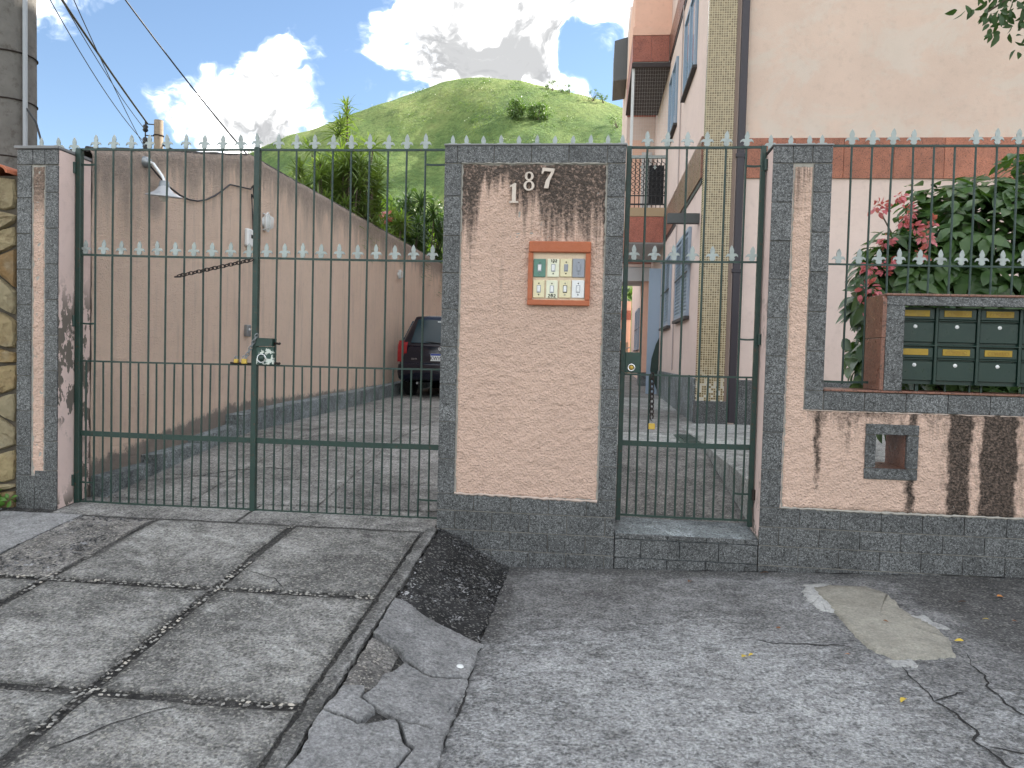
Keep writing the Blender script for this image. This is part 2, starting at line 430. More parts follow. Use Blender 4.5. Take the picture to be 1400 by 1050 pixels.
cream_pl = plain('cream_plastic', (.70, .63, .40), .4, dirt=.12)
pale_pl = plain('pale_plastic', (.72, .72, .55), .4, dirt=.1)
grey_pl = plain('grey_plastic', (.28, .30, .34), .5)
teal_pl = plain('teal_plastic', (.10, .22, .17), .5, dirt=.2)
black = plain('black_paint', (.012, .012, .014), .5)
ink = plain('black_ink', (.008, .008, .008), .8)
terra = plain('terracotta', (.42, .13, .06), .8, bump=.002, dirt=.3)
digit_m = plain('cream_enamel', (.62, .53, .45), .5, dirt=.3)
rubber = plain('rubber', (.012, .012, .012), .85)
wood = plain('old_wood', (.25, .20, .15), .85)
pole_m = plain('pole_concrete', (.17, .16, .145), .95, var=.5, bump=.006, bscale=25, dirt=.8)


def wear_walk(g, p):
    """worn pale film and dark grime on the sidewalk: returns (pale amount, dark amount)"""
    X, Y, Z = g.xyz(p); n = g.noise(g.vmul(p, (1, 1.5, 1)), 12.0, 9, .82, .7); n2 = g.noise(g.vadd(p, (3, 8, 0)), 1.6, 6, .65)
    d = g.math('ADD', g.math('POWER', g.math('DIVIDE', g.math('SUBTRACT', X, .45), 1.15), 2), g.math('POWER', g.math('DIVIDE', g.math('ADD', Y, 1.95), 1.25), 2))
    d2 = g.math('ADD', g.math('POWER', g.math('DIVIDE', g.math('SUBTRACT', X, 1.85), .55), 2), g.math('POWER', g.math('DIVIDE', g.math('ADD', Y, 2.05), .55), 2))
    zone = g.math('MAXIMUM', g.sm(d, 1.7, .15), g.math('MULTIPLY', g.sm(d2, 1.5, .2), .8))
    lo = g.math('SUBTRACT', .66, g.math('MULTIPLY', zone, .22))
    pale = g.math('MULTIPLY', g.sm(g.math('SUBTRACT', g.math('MULTIPLY_ADD', g.math('SUBTRACT', n2, .5), .25, n), lo), -.08, .17), .52)
    edge = g.math('ADD', g.sm(Y, -.28, -.02), g.math('MULTIPLY', g.sm(X, 1.7, 2.1), g.sm(Y, -1.5, -.9)))
    edge = g.math('ADD', edge, g.math('MULTIPLY', g.sm(X, -.28, -.52), g.sm(Y, -1.55, -1.15)))
    dk = g.sm(g.math('ADD', g.math('MULTIPLY', edge, .5), g.math('SUBTRACT', g.noise(p, 5.0, 8, .75), .5)), .12, .5, 0, .62)
    return pale, dk


def wear_apron(g, p):
    """grime gathered along the slab joints, pale worn streaks across the slabs"""
    X, Y, Z = g.xyz(p); n = g.noise(p, 9.0, 8, .78); best = None
    for v, c0 in ((X, -3.91), (X, -2.94), (X, -1.97), (X, -1.07), (Y, -2.215), (Y, -1.175), (Y, -.09)):
        a = g.math('ABSOLUTE', g.math('SUBTRACT', v, c0)); best = a if best is None else g.math('MINIMUM', best, a)
    dk = g.sm(g.math('ADD', g.math('MULTIPLY', g.sm(best, .16, .0), .50), g.math('MULTIPLY', g.math('SUBTRACT', n, .5), 1.1)), .18, .56, 0, .62)
    st_ = g.noise(g.vmul(g.node('ShaderNodeVectorRotate', dict(rotation_type='Z_AXIS'), Vector=p, Angle=.5).outputs[0], (1, 3.2, 1)), 1.5, 8, .72, .4)
    pale = g.math('MULTIPLY', g.sm(st_, .50, .66), .36)
    return pale, dk


def concrete(name, a, b_, agg=.35, tint=(1, 1, 1), light=.25, seed=0.0, dark=.5, rough=.92, wear=None, k=1.0):
    m, g, b = new_mat(name); p = g.pos(); q = g.vadd(p, (seed, seed*.37, 0))
    n1 = g.noise(q, 1.1, 7, .66, .4); n2 = g.noise(q, 6.5, 7, .7); n3 = g.noise(q, 75, 5, .75)
    c = g.ramp(g.math('ADD', g.math('MULTIPLY', n1, .55), g.math('MULTIPLY', n2, .45)), [(.40, a*(1-.2*k)), (.50, (a+b_)/2), (.59, b_*(1+.12*k))])
    c = g.mix(1.0, c, g.ramp(g.noise(q, 17, 6, .75), [(.36, 1-.26*k), (.5, 1.0), (.64, 1+.26*k)]), 'MULTIPLY')
    lt = g.math('MULTIPLY', g.sm(g.noise(g.vmul(q, (1, 1.5, 1)), 3.2, 8, .74, .6), .50, .62), light); c = g.mix(lt, c, (.40, .40, .39))
    dk = g.sm(g.noise(g.vadd(q, (11, 4, 0)), 1.7, 7, .74, .5), .53, .66, 0, .5*k); c = g.mix(dk, c, (a*.5,)*3)
    if wear is not None:
        pl_, dk_ = wear(g, p); c = g.mix(pl_, c, (.50, .51, .51)); c = g.mix(dk_, c, (.035, .034, .032))
    c = g.mix(1.0, c, g.ramp(n3, [(.32, 1-.62*k), (.5, 1.0), (.66, 1+.75*k)]), 'MULTIPLY')
    vc = g.xyz(g.vor(q, 105, 'Color'))[0]; c = g.mix(g.math('MULTIPLY', g.sm(vc, .82, .93), agg), c, (.40, .39, .36))
    vc2 = g.xyz(g.vor(g.vadd(q, (7, 3, 1)), 80, 'Color'))[1]; c = g.mix(g.math('MULTIPLY', g.sm(vc2, .82, .95), dark), c, (.025, .025, .025))
    c = g.mix(1.0, c, tint, 'MULTIPLY')
    h = g.math('ADD', g.math('MULTIPLY', g.noise(q, 42, 7, .75), .9), g.math('MULTIPLY', g.sm(vc, .6, .95), .3))
    setb(g, b, c, rough, g.bump(h, .016, .9), spec=.25); MT[name] = m; return m


conc_apron = concrete('apron_concrete', 0.120, 0.235, .55, (1, .985, .93), .14, wear=wear_apron)
conc_walk = concrete('walk_concrete', 0.105, 0.195, .35, (1.0, 1.0, .99), .12, seed=21, wear=wear_walk)
conc_smooth = concrete('smooth_concrete', 0.186, 0.255, .15, (1, 1, .99), .12, seed=33, dark=.3, k=.7)
conc_edge = concrete('edge_concrete', .15, .24, .3, (1, .99, .95), .15, seed=37, wear=wear_apron)
conc_patch = concrete('cement_patch', .24, .33, .05, (1, .95, .80), .05, seed=41, dark=.12, k=.35)
conc_patch2 = concrete('cement_smear', .33, .44, .05, (1, 1, .96), .05, seed=43, dark=.2, k=.4)
conc_yard = concrete('yard_concrete', 0.135, 0.26, .45, (1, .98, .93), .30, seed=51)
conc_grav = concrete('gravel_concrete', 0.109, 0.210, .7, (1, .96, .90), .10, seed=57)
conc_pale = concrete('pale_concrete', 0.264, 0.420, .2, (.98, 1, .95), .3, seed=63)
conc_kerb = concrete('kerb_concrete', 0.155, 0.255, .2, (.9, 1.0, 1.02), .2, seed=71)
asph_dark = concrete('dark_aggregate', .012, .03, .35, (1, 1, 1), .02, seed=83)
seam_m = concrete('seam_dirt', .025, .06, .25, (1, .97, .92), .05, seed=91)
road_m = concrete('road_asphalt', .04, .06, .3, (1, 1, 1), .03, seed=97)
soil_m = plain('soil', (.06, .045, .03), .95, bump=.02, bscale=20)
crack_m = plain('crack_dirt', (.012, .011, .010), .95)


def pebble_mat():
    m, g, b = new_mat('pebbles'); p = g.pos()
    v = g.xyz(g.vor(p, 22, 'Color'))
    c = g.ramp(v[0], [(0, (.08, .075, .07)), (.4, (.18, .175, .16)), (.75, (.32, .31, .28)), (1, (.42, .38, .32))])
    setb(g, b, c, .7, g.bump(g.noise(p, 90, 3), .002)); return m
peb = pebble_mat()
peb_dark, gpd, bpd = new_mat('pebbles_dark')
setb(gpd, bpd, gpd.ramp(gpd.xyz(gpd.vor(gpd.pos(), 26, 'Color'))[0], [(0, .02), (.55, .06), (.8, .16), (1, .34)]), .75)


def leaf_mat(name, c0, c1, trans=.35, rough=.45):
    m = bpy.data.materials.new(name); m.use_nodes = True; m.node_tree.nodes.clear(); g = G(m.node_tree); p = g.pos()
    r_ = g.xyz(g.vor(p, 6.5, 'Color'))[0]; col = g.mix(g.math('ADD', g.math('MULTIPLY', g.noise(p, 3.0, 4), .6), g.math('MULTIPLY', r_, .4)), c0, c1)
    b = g.node('ShaderNodeBsdfPrincipled', Base_Color=col, Roughness=rough)
    t = g.node('ShaderNodeBsdfTranslucent', Color=g.mix(1.0, col, (1.5, 1.7, .6), 'MULTIPLY'))
    mx = g.node('ShaderNodeMixShader', _0=trans); g.l.new(b.outputs[0], mx.inputs[1]); g.l.new(t.outputs[0], mx.inputs[2])
    g.l.new(mx.outputs[0], g.node('ShaderNodeOutputMaterial').inputs[0]); MT[name] = m; return m
leaf_shrub = leaf_mat('shrub_leaf', (.020, .058, .018), (.10, .175, .05), .28, .34)
leaf_drac = leaf_mat('dracaena_leaf', (.06, .11, .03), (.22, .28, .09), .35)
leaf_dark = leaf_mat('dark_leaf', (.028, .062, .02), (.09, .15, .045), .3)
leaf_lime = leaf_mat('lime_leaf', (.16, .30, .03), (.30, .42, .06), .4)
leaf_tree = leaf_mat('tree_leaf', (.022, .055, .02), (.06, .11, .03), .3)
leaf_hill = leaf_mat('hill_leaf', (.06, .11, .04), (.14, .21, .07), .3)
leaf_weed = leaf_mat('weed_leaf', (.06, .15, .02), (.12, .25, .05), .3)
petal = leaf_mat('pink_bract', (.42, .07, .10), (.64, .24, .26), .25)
petal_t = petal
bark = plain('bark', (.13, .10, .075), .95, bump=.01, bscale=30)
leaf_yel = plain('fallen_yellow', (.50, .36, .04), .7)
leaf_brn = plain('fallen_brown', (.16, .07, .03), .8)
leaf_org = plain('fallen_orange', (.45, .17, .03), .7)


# ------------------------------------------------------------------ levels of the place
def z_apron(x, y): return .268+.10*y
def z_walk(x, y): return .045+.033*x+.02*y
def z_yard(x, y):
    y = np.asarray(y, float); return np.where(y < 2.6, .28+.115*(y-.19), .557+.016*(y-2.6))
def z_street(x, y): return -.17+.005*x+0*y


# ground to the horizon and road
gm, gg, gb = new_mat('ground_soil'); setb(gg, gb, gg.mix(gg.noise(gg.pos(), .2, 6), (.10, .12, .05), (.17, .15, .09)), .95)
o = obj('ground', MB().add([(-900, -900, -.45), (900, -900, -.45), (900, 900, -.45), (-900, 900, -.45)], [(0, 1, 2, 3)]), gm, fix=False); o['kind'] = 'structure'
n_ = 40; V = []; F = []
o = obj('road', MB().add([(-60, -11.5, -.17-.3), (60, -11.5, -.17+.3), (60, -3.43, -.17+.3), (-60, -3.43, -.17-.3)], [(0, 1, 2, 3)]), road_m, fix=False); o['kind'] = 'structure'
o = obj('pavement', MB().add([(-60, -16, -.31), (60, -16, .29), (60, -11.4, .29), (-60, -11.4, -.31)], [(0, 1, 2, 3)]), conc_walk, fix=False); o['kind'] = 'structure'


def slab_mesh(x0, x1, y0, y1, zf, res=.035, amp=.0035, edge=.006, skirt=.06, seed=0, poly=None):
    nx = max(2, int((x1-x0)/res)+1); ny = max(2, int((y1-y0)/res)+1)
    X, Y = np.meshgrid(np.linspace(x0, x1, nx), np.linspace(y0, y1, ny))
    ex = np.zeros_like(X); ey = np.zeros_like(Y)
    ex[:, 0] = np.abs(fbm(Y[:, 0]*14, Y[:, 0]*0+seed, seed))*edge*4; ex[:, -1] = -np.abs(fbm(Y[:, -1]*14, Y[:, 0]*0+seed, seed+3))*edge*4
    ey[0] = np.abs(fbm(X[0]*14, X[0]*0+seed, seed+5))*edge*4; ey[-1] = -np.abs(fbm(X[-1]*14, X[0]*0+seed, seed+7))*edge*4
    X2, Y2 = X+ex, Y+ey
    Z = zf(X2, Y2)+fbm(X*3, Y*3, 11, 3)*amp*3+fbm(X*16, Y*16, 23, 3)*amp
    rim = np.zeros_like(Z); rim[0] = rim[-1] = 1; rim[:, 0] = rim[:, -1] = 1; Z = Z-rim*.004
    V = np.stack([X2, Y2, Z], -1).reshape(-1, 3); idx = np.arange(nx*ny).reshape(ny, nx)
    F = np.stack([idx[:-1, :-1], idx[:-1, 1:], idx[1:, 1:], idx[1:, :-1]], -1).reshape(-1, 4).tolist()
    bord = list(idx[0, :])+list(idx[1:, -1])+list(idx[-1, -2::-1])+list(idx[-2:0:-1, 0]); nb = len(bord); o_ = len(V)
    low = V[bord].copy(); low[:, 2] -= skirt; V = np.vstack([V, low])
    for i in range(nb): F.append([int(bord[i]), o_+i, o_+(i+1) % nb, int(bord[(i+1) % nb])])
    return V, F


def slab(parent, name, x0, x1, y0, y1, zf, mat, **k):
    V, F = slab_mesh(x0, x1, y0, y1, zf, **k); return obj(name, (V, F, False), mat, parent)


def pebbles(name, parent, pts, r0, r1, mat, zf, sink=.3):
    base = np.array([(1, 0, 0), (0, 1, 0), (-1, 0, 0), (0, -1, 0), (0, 0, 1), (0, 0, -1)], float)
    fb_ = [(0, 1, 4), (1, 2, 4), (2, 3, 4), (3, 0, 4), (1, 0, 5), (2, 1, 5), (3, 2, 5), (0, 3, 5)]
    V = []; F = []
    for (x, y) in pts:
        r = random.uniform(r0, r1); a = random.uniform(0, 6.28); sx, sy, sz = r*random.uniform(.8, 1.5), r*random.uniform(.6, 1.0), r*random.uniform(.35, .6)
        z = float(zf(x, y))
        o_ = len(V)
        for p in base:
            q = p*(1+random.uniform(-.25, .25)); u, v = q[0]*sx, q[1]*sy
            V.append((x+u*math.cos(a)-v*math.sin(a), y+u*math.sin(a)+v*math.cos(a), z+q[2]*sz+sz*(.4-sink)))
        F += [tuple(i+o_ for i in f) for f in fb_]
    o = obj(name, (np.array(V), F, False), mat, parent); o['kind'] = 'stuff'; return o


def ribbon(name, parent, pts, wid, zf, mat, lift=.003, jit=.01):
    """a thin dirt-filled crack lying in the surface"""
    fine = []
    for (a, b_) in zip(pts[:-1], pts[1:]):
        n = max(2, int(math.dist(a, b_)/.025))
        for i in range(n):
            t = i/n; x, y = a[0]+(b_[0]-a[0])*t, a[1]+(b_[1]-a[1])*t
            fine.append((x+float(fbm(x*13+5, y*13, 3))*jit*4, y+float(fbm(x*13, y*13+9, 8))*jit*4))
    fine.append(pts[-1]); m = MB(); vs = []; n = len(fine)
    for i, (x, y) in enumerate(fine):
        a = fine[max(i-1, 0)]; b_ = fine[min(i+1, n-1)]; d = Vector((b_[0]-a[0], b_[1]-a[1])).normalized()
        wv = wid*(.25+1.5*float(vnoise(x*17, y*17, 4)))*(min(1, 6*i/n)*min(1, 6*(n-1-i)/n)*.85+.15)/2
        for s_ in (-1, 1):
            px, py = x-d.y*wv*s_, y+d.x*wv*s_; vs.append((px, py, float(zf(px, py))+float(fbm(px*3, py*3, 11, 3))*.0105+float(fbm(px*16, py*16, 23, 3))*.0035+lift))
    m.add(vs, [(2*i, 2*i+1, 2*i+3, 2*i+2) for i in range(n-1)]); return obj(name, m, mat, parent, fix=False)


# -------- driveway apron in front of the gate
apron = structure('driveway_apron', (-2.5, -1.5, 0))
def z_ap_lo(x, y): return z_apron(x, y)-.014
bs = slab(apron, 'seam_bed', -9.2, -1.0, -3.3, .34, z_ap_lo, seam_m, res=.1, amp=.002, skirt=.3)
xs = [-3.91, -2.94, -1.97, -1.085]; ys = [-3.27, -2.215, -1.175, -.10]; G_ = .026
k = 0
for i in range(3):
    for j in range(3):
        k += 1
        m_ = conc_apron
        yj1 = ys[j+1]-G_; yj0 = ys[j]+G_
        xi0 = xs[i]+G_; xi1 = xs[i+1]-(G_ if i < 2 else .012)
        if i == 0 and j == 2:
            slab(apron, 'concrete_slab', xi0+.42, xi1+.012, yj0, yj1, z_apron, conc_grav, seed=k, amp=.012)
            slab(apron, 'concrete_slab', xi0-.2, xi0+.40, yj0+.02, yj1+.02, z_apron, conc_smooth, seed=k+40)
        else: slab(apron, 'concrete_slab', xi0, xi1, yj0, yj1, z_apron, m_, seed=k)
for j in range(3):
    slab(apron, 'concrete_slab', -5.6, -3.91-.05-(0.17 if j == 2 else 0), ys[j]+.01, ys[j+1]-.01-(.0 if j < 2 else -.06), z_apron, conc_apron if j != 2 else conc_smooth, seed=60+j, amp=.006)
    slab(apron, 'concrete_slab', -9.2, -5.64, ys[j]+.01, ys[j+1]-.01, z_apron, conc_apron, seed=70+j, res=.12)
slab(apron, 'threshold_slab', -3.74, -2.40, -.075, .33, lambda x, y: z_apron(x, y)-.008, conc_yard, seed=80)
slab(apron, 'threshold_slab', -2.385, -1.03, -.075, .33, lambda x, y: z_apron(x, y)-.008, conc_yard, seed=81)
slab(apron, 'edge_strip', -1.078, -1.0, -3.27, -.02, lambda x, y: z_apron(x, y)+.004, conc_edge, seed=82, edge=.010, amp=.006)
pts = []
for x in (-2.94, -1.97):
    y = -3.2
    while y < -.12:
        if not (x == -2.94 and y > -1.1) or random.random() < .3:
            for s_ in (-.013, .013): pts.append((x+s_+random.uniform(-.006, .006), y+random.uniform(-.01, .01)))
        y += random.uniform(.020, .036)
for y in (-2.215, -1.175):
    x = -4.2
    while x < -1.1:
        for s_ in (-.013, .013): pts.append((x+random.uniform(-.01, .01), y+s_+random.uniform(-.006, .006)))
        x += random.uniform(.020, .036)
pts = [q_ for q_ in pts if float(vnoise(q_[0]*3, q_[1]*3, 77)) > .30 and random.random() < .85]
pebbles('seam_pebbles', apron, pts, .006, .0145, peb, z_apron, .62)
pts = [(random.uniform(-3.48, -3.0), random.uniform(-1.1, -.15)) for _ in range(420)]
pebbles('loose_pebbles', apron, pts, .006, .014, peb_dark, z_apron, .45)
cracks_ap = [[(-1.93, -.92), (-1.72, -1.0), (-1.60, -1.15)], [(-1.55, -2.26), (-1.72, -2.40), (-1.86, -2.60)]]
for c in cracks_ap: ribbon('crack', apron, c, .005, z_apron, crack_m, jit=.006)

# -------- sidewalk on the right and the broken slope between
walk = structure('sidewalk', (2, -1.6, 0))
def z_slope(x, y):
    t = np.clip((np.asarray(x)+1.0)/.5, 0, 1); t = t*t*(3-2*t)*.45+t*.55
    return z_apron(x, y)*(1-t)+z_walk(x, y)*t
V, F = slab_mesh(-.52, 8.5, -3.3, .02, z_walk, res=.045, amp=.004, skirt=.3, seed=5)
obj('paving', (V, F, False), conc_walk, walk)
slab(walk, 'slope_bed', -1.0, -.50, -3.28, .015, lambda x, y: z_slope(x, y)-.02, seam_m, res=.05, skirt=.25)
slab(walk, 'aggregate_patch', -.995, -.505, -1.42, .01, z_slope, asph_dark, res=.03, amp=.014, edge=.035, seed=91)
def shard(parent, poly, zf, mat, seed, gap=.0035, lift=.004):
    """broken piece of concrete: polygon with ragged edges, filled with a fine grid of rings"""
    cx, cy = sum(p[0] for p in poly)/len(poly), sum(p[1] for p in poly)/len(poly); out = []
    for a, b_ in zip(poly, poly[1:]+poly[:1]):
        n = max(2, int(math.dist(a, b_)/.022))
        for i_ in range(n):
            t_ = i_/n; x, y = a[0]+(b_[0]-a[0])*t_, a[1]+(b_[1]-a[1])*t_
            x += float(fbm(x*11+3, y*11, 61))*.045; y += float(fbm(x*11, y*11+7, 67))*.045
            d = max(math.hypot(x-cx, y-cy), 1e-4); k_ = (d-gap*(.3+1.4*float(vnoise(x*20, y*20, seed))))/d; out.append((cx+(x-cx)*k_, cy+(y-cy)*k_))
    n = len(out); vs = []; fs = []; rr = [(1.0, -.035), (.995, -.010), (.975, -.003), (.94, 0), (.8, 0), (.6, 0), (.4, 0), (.2, 0)]
    for s_, dz_ in rr:
        for (x, y) in out:
            px, py = cx+(x-cx)*s_, cy+(y-cy)*s_; vs.append((px, py, float(zf(px, py))+lift+dz_+float(fbm(px*9, py*9, 71, 3))*.012))
    vs.append((cx, cy, float(zf(cx, cy))+lift)); 
    for r_ in range(len(rr)-1):
        for i_ in range(n): fs.append((r_*n+i_, r_*n+(i_+1) % n, (r_+1)*n+(i_+1) % n, (r_+1)*n+i_))
    o_ = (len(rr)-1)*n
    for i_ in range(n): fs.append((o_+i_, o_+(i_+1) % n, len(vs)-1))
    return obj('broken_slab', MB().add(vs, fs), mat, parent)
A_, B_ = -.992, -.50
polys = [[(A_, -1.16), (-.80, -1.26), (-.62, -1.30), (B_, -1.36), (B_, -1.74), (-.66, -1.80), (-.80, -1.72), (-.89, -1.64), (A_, -1.58)],
         [(-.80, -1.73), (-.66, -1.81), (B_, -1.75), (B_-.01, -1.98), (-.56, -2.20), (-.72, -2.19), (-.88, -2.10), (-.85, -1.90)],
         [(A_, -2.04), (-.89, -2.02), (-.88, -2.11), (-.80, -2.16), (-.84, -2.26), (A_, -2.22)],
         [(A_, -2.23), (-.84, -2.27), (-.72, -2.20), (-.62, -2.36), (-.66, -2.62), (A_, -2.75)],
         [(-.71, -2.20), (-.56, -2.21), (B_-.01, -2.0), (B_, -2.5), (-.65, -2.61), (-.61, -2.36)],
         [(A_, -2.76), (-.66, -2.63), (B_, -2.51), (B_, -3.27), (A_, -3.27)]]
for q, po in enumerate(polys): shard(walk, po, z_slope, conc_smooth, 100+q, lift=.012 if q else .016)
slab(walk, 'rubble', -.99, -.84, -2.03, -1.6, lambda x, y: z_slope(x, y)-.008, conc_grav, res=.025, amp=.02, edge=.012, seed=120)
pts = [(random.uniform(-.99, -.52), -1.36*random.random()**1.0) for _ in range(1500)]
pebbles('aggregate_pebbles', walk, pts, .004, .011, peb_dark, z_slope, .5)
pts = [(random.gauss(-.5, .03), random.uniform(-1.3, -.05)) for _ in range(120)]
pebbles('aggregate_pebbles', walk, pts, .004, .009, peb_dark, z_slope, .5)


def flat_patch(name, parent, poly, zf, mat, th=.006, sub=14, jit=.02, seed=0):
    """thin cement skin with a ragged outline"""
    out = []
    for a, b_ in zip(poly, poly[1:]+poly[:1]):
        for i in range(sub):
            t = i/sub; x, y = a[0]+(b_[0]-a[0])*t, a[1]+(b_[1]-a[1])*t
            out.append((x+float(fbm(x*9, y*9, seed))*jit*3+float(fbm(x*42, y*42, seed+5, 2))*.03, y+float(fbm(x*9+4, y*9, seed+2))*jit*3+float(fbm(x*42+8, y*42, seed+9, 2))*.03))
    cx, cy = sum(p[0] for p in out)/len(out), sum(p[1] for p in out)/len(out); n = len(out); vs = []; fs = []
    rings = (1.0, .97, .8, .6, .4, .2)
    for s_ in rings:
        for (x, y) in out:
            px, py = cx+(x-cx)*s_, cy+(y-cy)*s_
            vs.append((px, py, float(zf(px, py))+float(fbm(px*3, py*3, 11, 3))*.012+float(fbm(px*16, py*16, 23, 3))*.004+(th if s_ < 1 else -.01)))
    vs.append((cx, cy, float(zf(cx, cy))+th+float(fbm(cx*3, cy*3, 11, 3))*.012))
    for r_ in range(len(rings)-1):
        for i in range(n): fs.append((r_*n+i, r_*n+(i+1) % n, (r_+1)*n+(i+1) % n, (r_+1)*n+i))
    o_ = (len(rings)-1)*n
    for i in range(n): fs.append((o_+i, o_+(i+1) % n, len(vs)-1))
    return obj(name, MB().add(vs, fs, True), mat, parent)


flat_patch('cement_patch', walk, [(1.34, -.33), (1.45, -.28), (1.67, -.27), (1.75, -.43), (1.72, -.67), (1.78, -.92), (1.79, -1.11), (1.73, -1.31), (1.44, -1.38), (1.35, -1.24), (1.34, -.96), (1.36, -.65)], z_walk, conc_patch, .012, jit=.008, seed=1)
flat_patch('cement_smear', walk, [(1.26, -.36), (1.32, -.27), (1.47, -.23), (1.45, -.34), (1.36, -.40), (1.36, -.6), (1.37, -.77), (1.29, -.73), (1.26, -.52)], z_walk, conc_patch2, .006, jit=.03, seed=2)
flat_patch('cement_smear', walk, [(1.69, -.74), (1.80, -.74), (1.84, -.95), (1.76, -.93)], z_walk, conc_patch2, .006, jit=.03, seed=3)
flat_patch('cement_smear', walk, [(1.38, -1.36), (1.50, -1.35), (1.52, -1.43), (1.42, -1.46)], z_walk, conc_patch2, .006, jit=.02, seed=4)
for c in [[(1.43, -1.4), (1.45, -1.56), (1.45, -1.77), (1.47, -1.97), (1.46, -2.1), (1.50, -2.4), (1.46, -2.9)], [(1.45, -1.77), (1.6, -1.69)], [(1.78, -1.22), (1.76, -1.45), (1.72, -1.65), (1.73, -1.87), (1.9, -2.2), (2.2, -2.4)],
          [(.81, -1.18), (1.02, -1.2), (1.31, -1.22)], [(1.46, -2.08), (1.49, -2.14), (1.6, -2.2), (1.9, -2.25)]]:
    ribbon('crack', walk, c, .008, z_walk, crack_m, jit=.018)
for c, w_ in [([(-.5, -1.25), (-.52, -1.6), (-.49, -1.9), (-.51, -2.3), (-.48, -2.9)], .010), ([(-.4, .012), (.4, .008), (1.3, .006), (2.2, .004), (3.5, .004)], .012)]:
    ribbon('crack', walk, c, w_, z_walk, crack_m, jit=.012)
walk_kerb = obj('kerb_stone', MB().cbox(-60, 60, -3.43, -3.305, -.4, -.04, .015), conc_kerb); walk_kerb['kind'] = 'structure'

# -------- yard behind the gates
yard = structure('yard_floor', (-1, 8, 0))
slab(yard, 'yard_bed', -3.75, 1.12, .34, 24, lambda x, y: z_yard(x, y)-.012, conc_grav, res=.2, skirt=.3)
yy = [.345, 1.0, 2.2, 4.0, 6.1, 8.2, 10.5, 13, 17, 24]
xx_ = [-3.62, -2.94, -1.97, -1.0]
q = 0
for j in range(len(yy)-1):
    for i in range(3):
        q += 1; slab(yard, 'concrete_slab', xx_[i]+.006, xx_[i+1]-.006, yy[j]+.006, yy[j+1]-.006, z_yard, conc_yard, res=.06 if j < 5 else .3, seed=200+q, amp=.005)
slab(yard, 'passage_ramp', -.985, 1.10, .35, 2.72, z_yard, conc_grav, res=.05, amp=.007, seed=240)
slab(yard, 'concrete_slab', -.985, 1.36, 2.74, 4.0, lambda x, y: z_yard(x, y)+.004, conc_pale, res=.06, seed=241)
slab(yard, 'concrete_slab', -.985, 1.36, 4.02, 7.3, lambda x, y: z_yard(x, y)+.004, conc_yard, res=.1, seed=242)
slab(yard, 'concrete_slab', -.985, 1.36, 7.32, 10, lambda x, y: z_yard(x, y)+.004, conc_pale, res=.1, seed=243)
slab(yard, 'concrete_slab', -.985, 1.36, 10.02, 24, lambda x, y: z_yard(x, y)+.004, conc_yard, res=.3, seed=244)
slab(yard, 'raised_terrace', 1.115, 8.4, .37, 5.44, lambda x, y: .60+0*x, conc_pale, res=.12, amp=.004, seed=245, skirt=.55)
for c in [[(-3.4, .8), (-3.0, 1.2), (-2.75, 1.3), (-2.5, 1.25)], [(-2.9, 2.4), (-2.6, 2.9), (-2.3, 3.0)], [(-3.3, 2.6), (-2.95, 3.4)]]: ribbon('crack', yard, c, .012, z_yard, crack_m)
# drain cover
dc = thing('drain_cover', (1.2, 3.3, .58), 'green painted ribbed drain cover in the pale concrete floor behind the narrow gate', 'drain cover')
def zz(y): return float(z_yard(0, y))+.005
zt = zz(3.3)+.012
obj('frame', MB().cbox(.93, 1.50, 2.86, 3.84, zt-.05, zt, .004), greenflat, dc)
for i in range(7): obj('rib', MB().cbox(.965, 1.465, 2.92+i*.13, 2.98+i*.13, zt+.0005, zt+.012, .004), green, dc)
# kerb of the driveway along the left wall
kerb = structure('driveway_kerb', (-3.65, 4, .4))
for (a, b_, z0, z1) in [(.36, 1.0, .30, .445), (1.005, 1.75, .38, .53), (1.755, 2.49, .45, .635)]:
    m = MB(); za, zb = z0+.14, z1
    m.prism([(a, z0-.2), (b_, z0-.2), (b_, zb+.01), (a, za)], -3.755, -3.615, 'YZ'); obj('kerb_block', m, conc_kerb, kerb)
for i in range(6):
    a = 2.495+i*1.75; m = MB(); z0 = float(z_yard(0, a)); z1 = float(z_yard(0, a+1.745))
    m.prism([(a, z0-.1), (a+1.745, z1-.1), (a+1.745, z1+.215), (a, z0+.205)], -3.755, -3.56, 'YZ'); obj('kerb_block', m, conc_kerb, kerb)

# ------------------------------------------------------------------ tiles and rendered panels
TC = {}


def tile(parent, x0, x1, z0, z1, y=0.0, mat=gran, name='granite_tile', j=.002, th=.014):
    x0 += j; x1 -= j; z0 += j; z1 -= j
    key = (round(x1-x0, 3), round(z1-z0, 3), mat.name, round(th, 3))
    if key not in TC:
        w_, h_ = key[0]/2, key[1]/2
        TC[key] = MB().cbox(-w_, w_, -th/2, th/2, -h_, h_, .0018).mesh(name, mat)
    o = place(name, TC[key], parent, ((x0+x1)/2, y+th/2+random.uniform(-.001, .001), (z0+z1)/2))
    o.rotation_euler = (random.uniform(-.006, .006), 0, random.uniform(-.004, .004)); return o


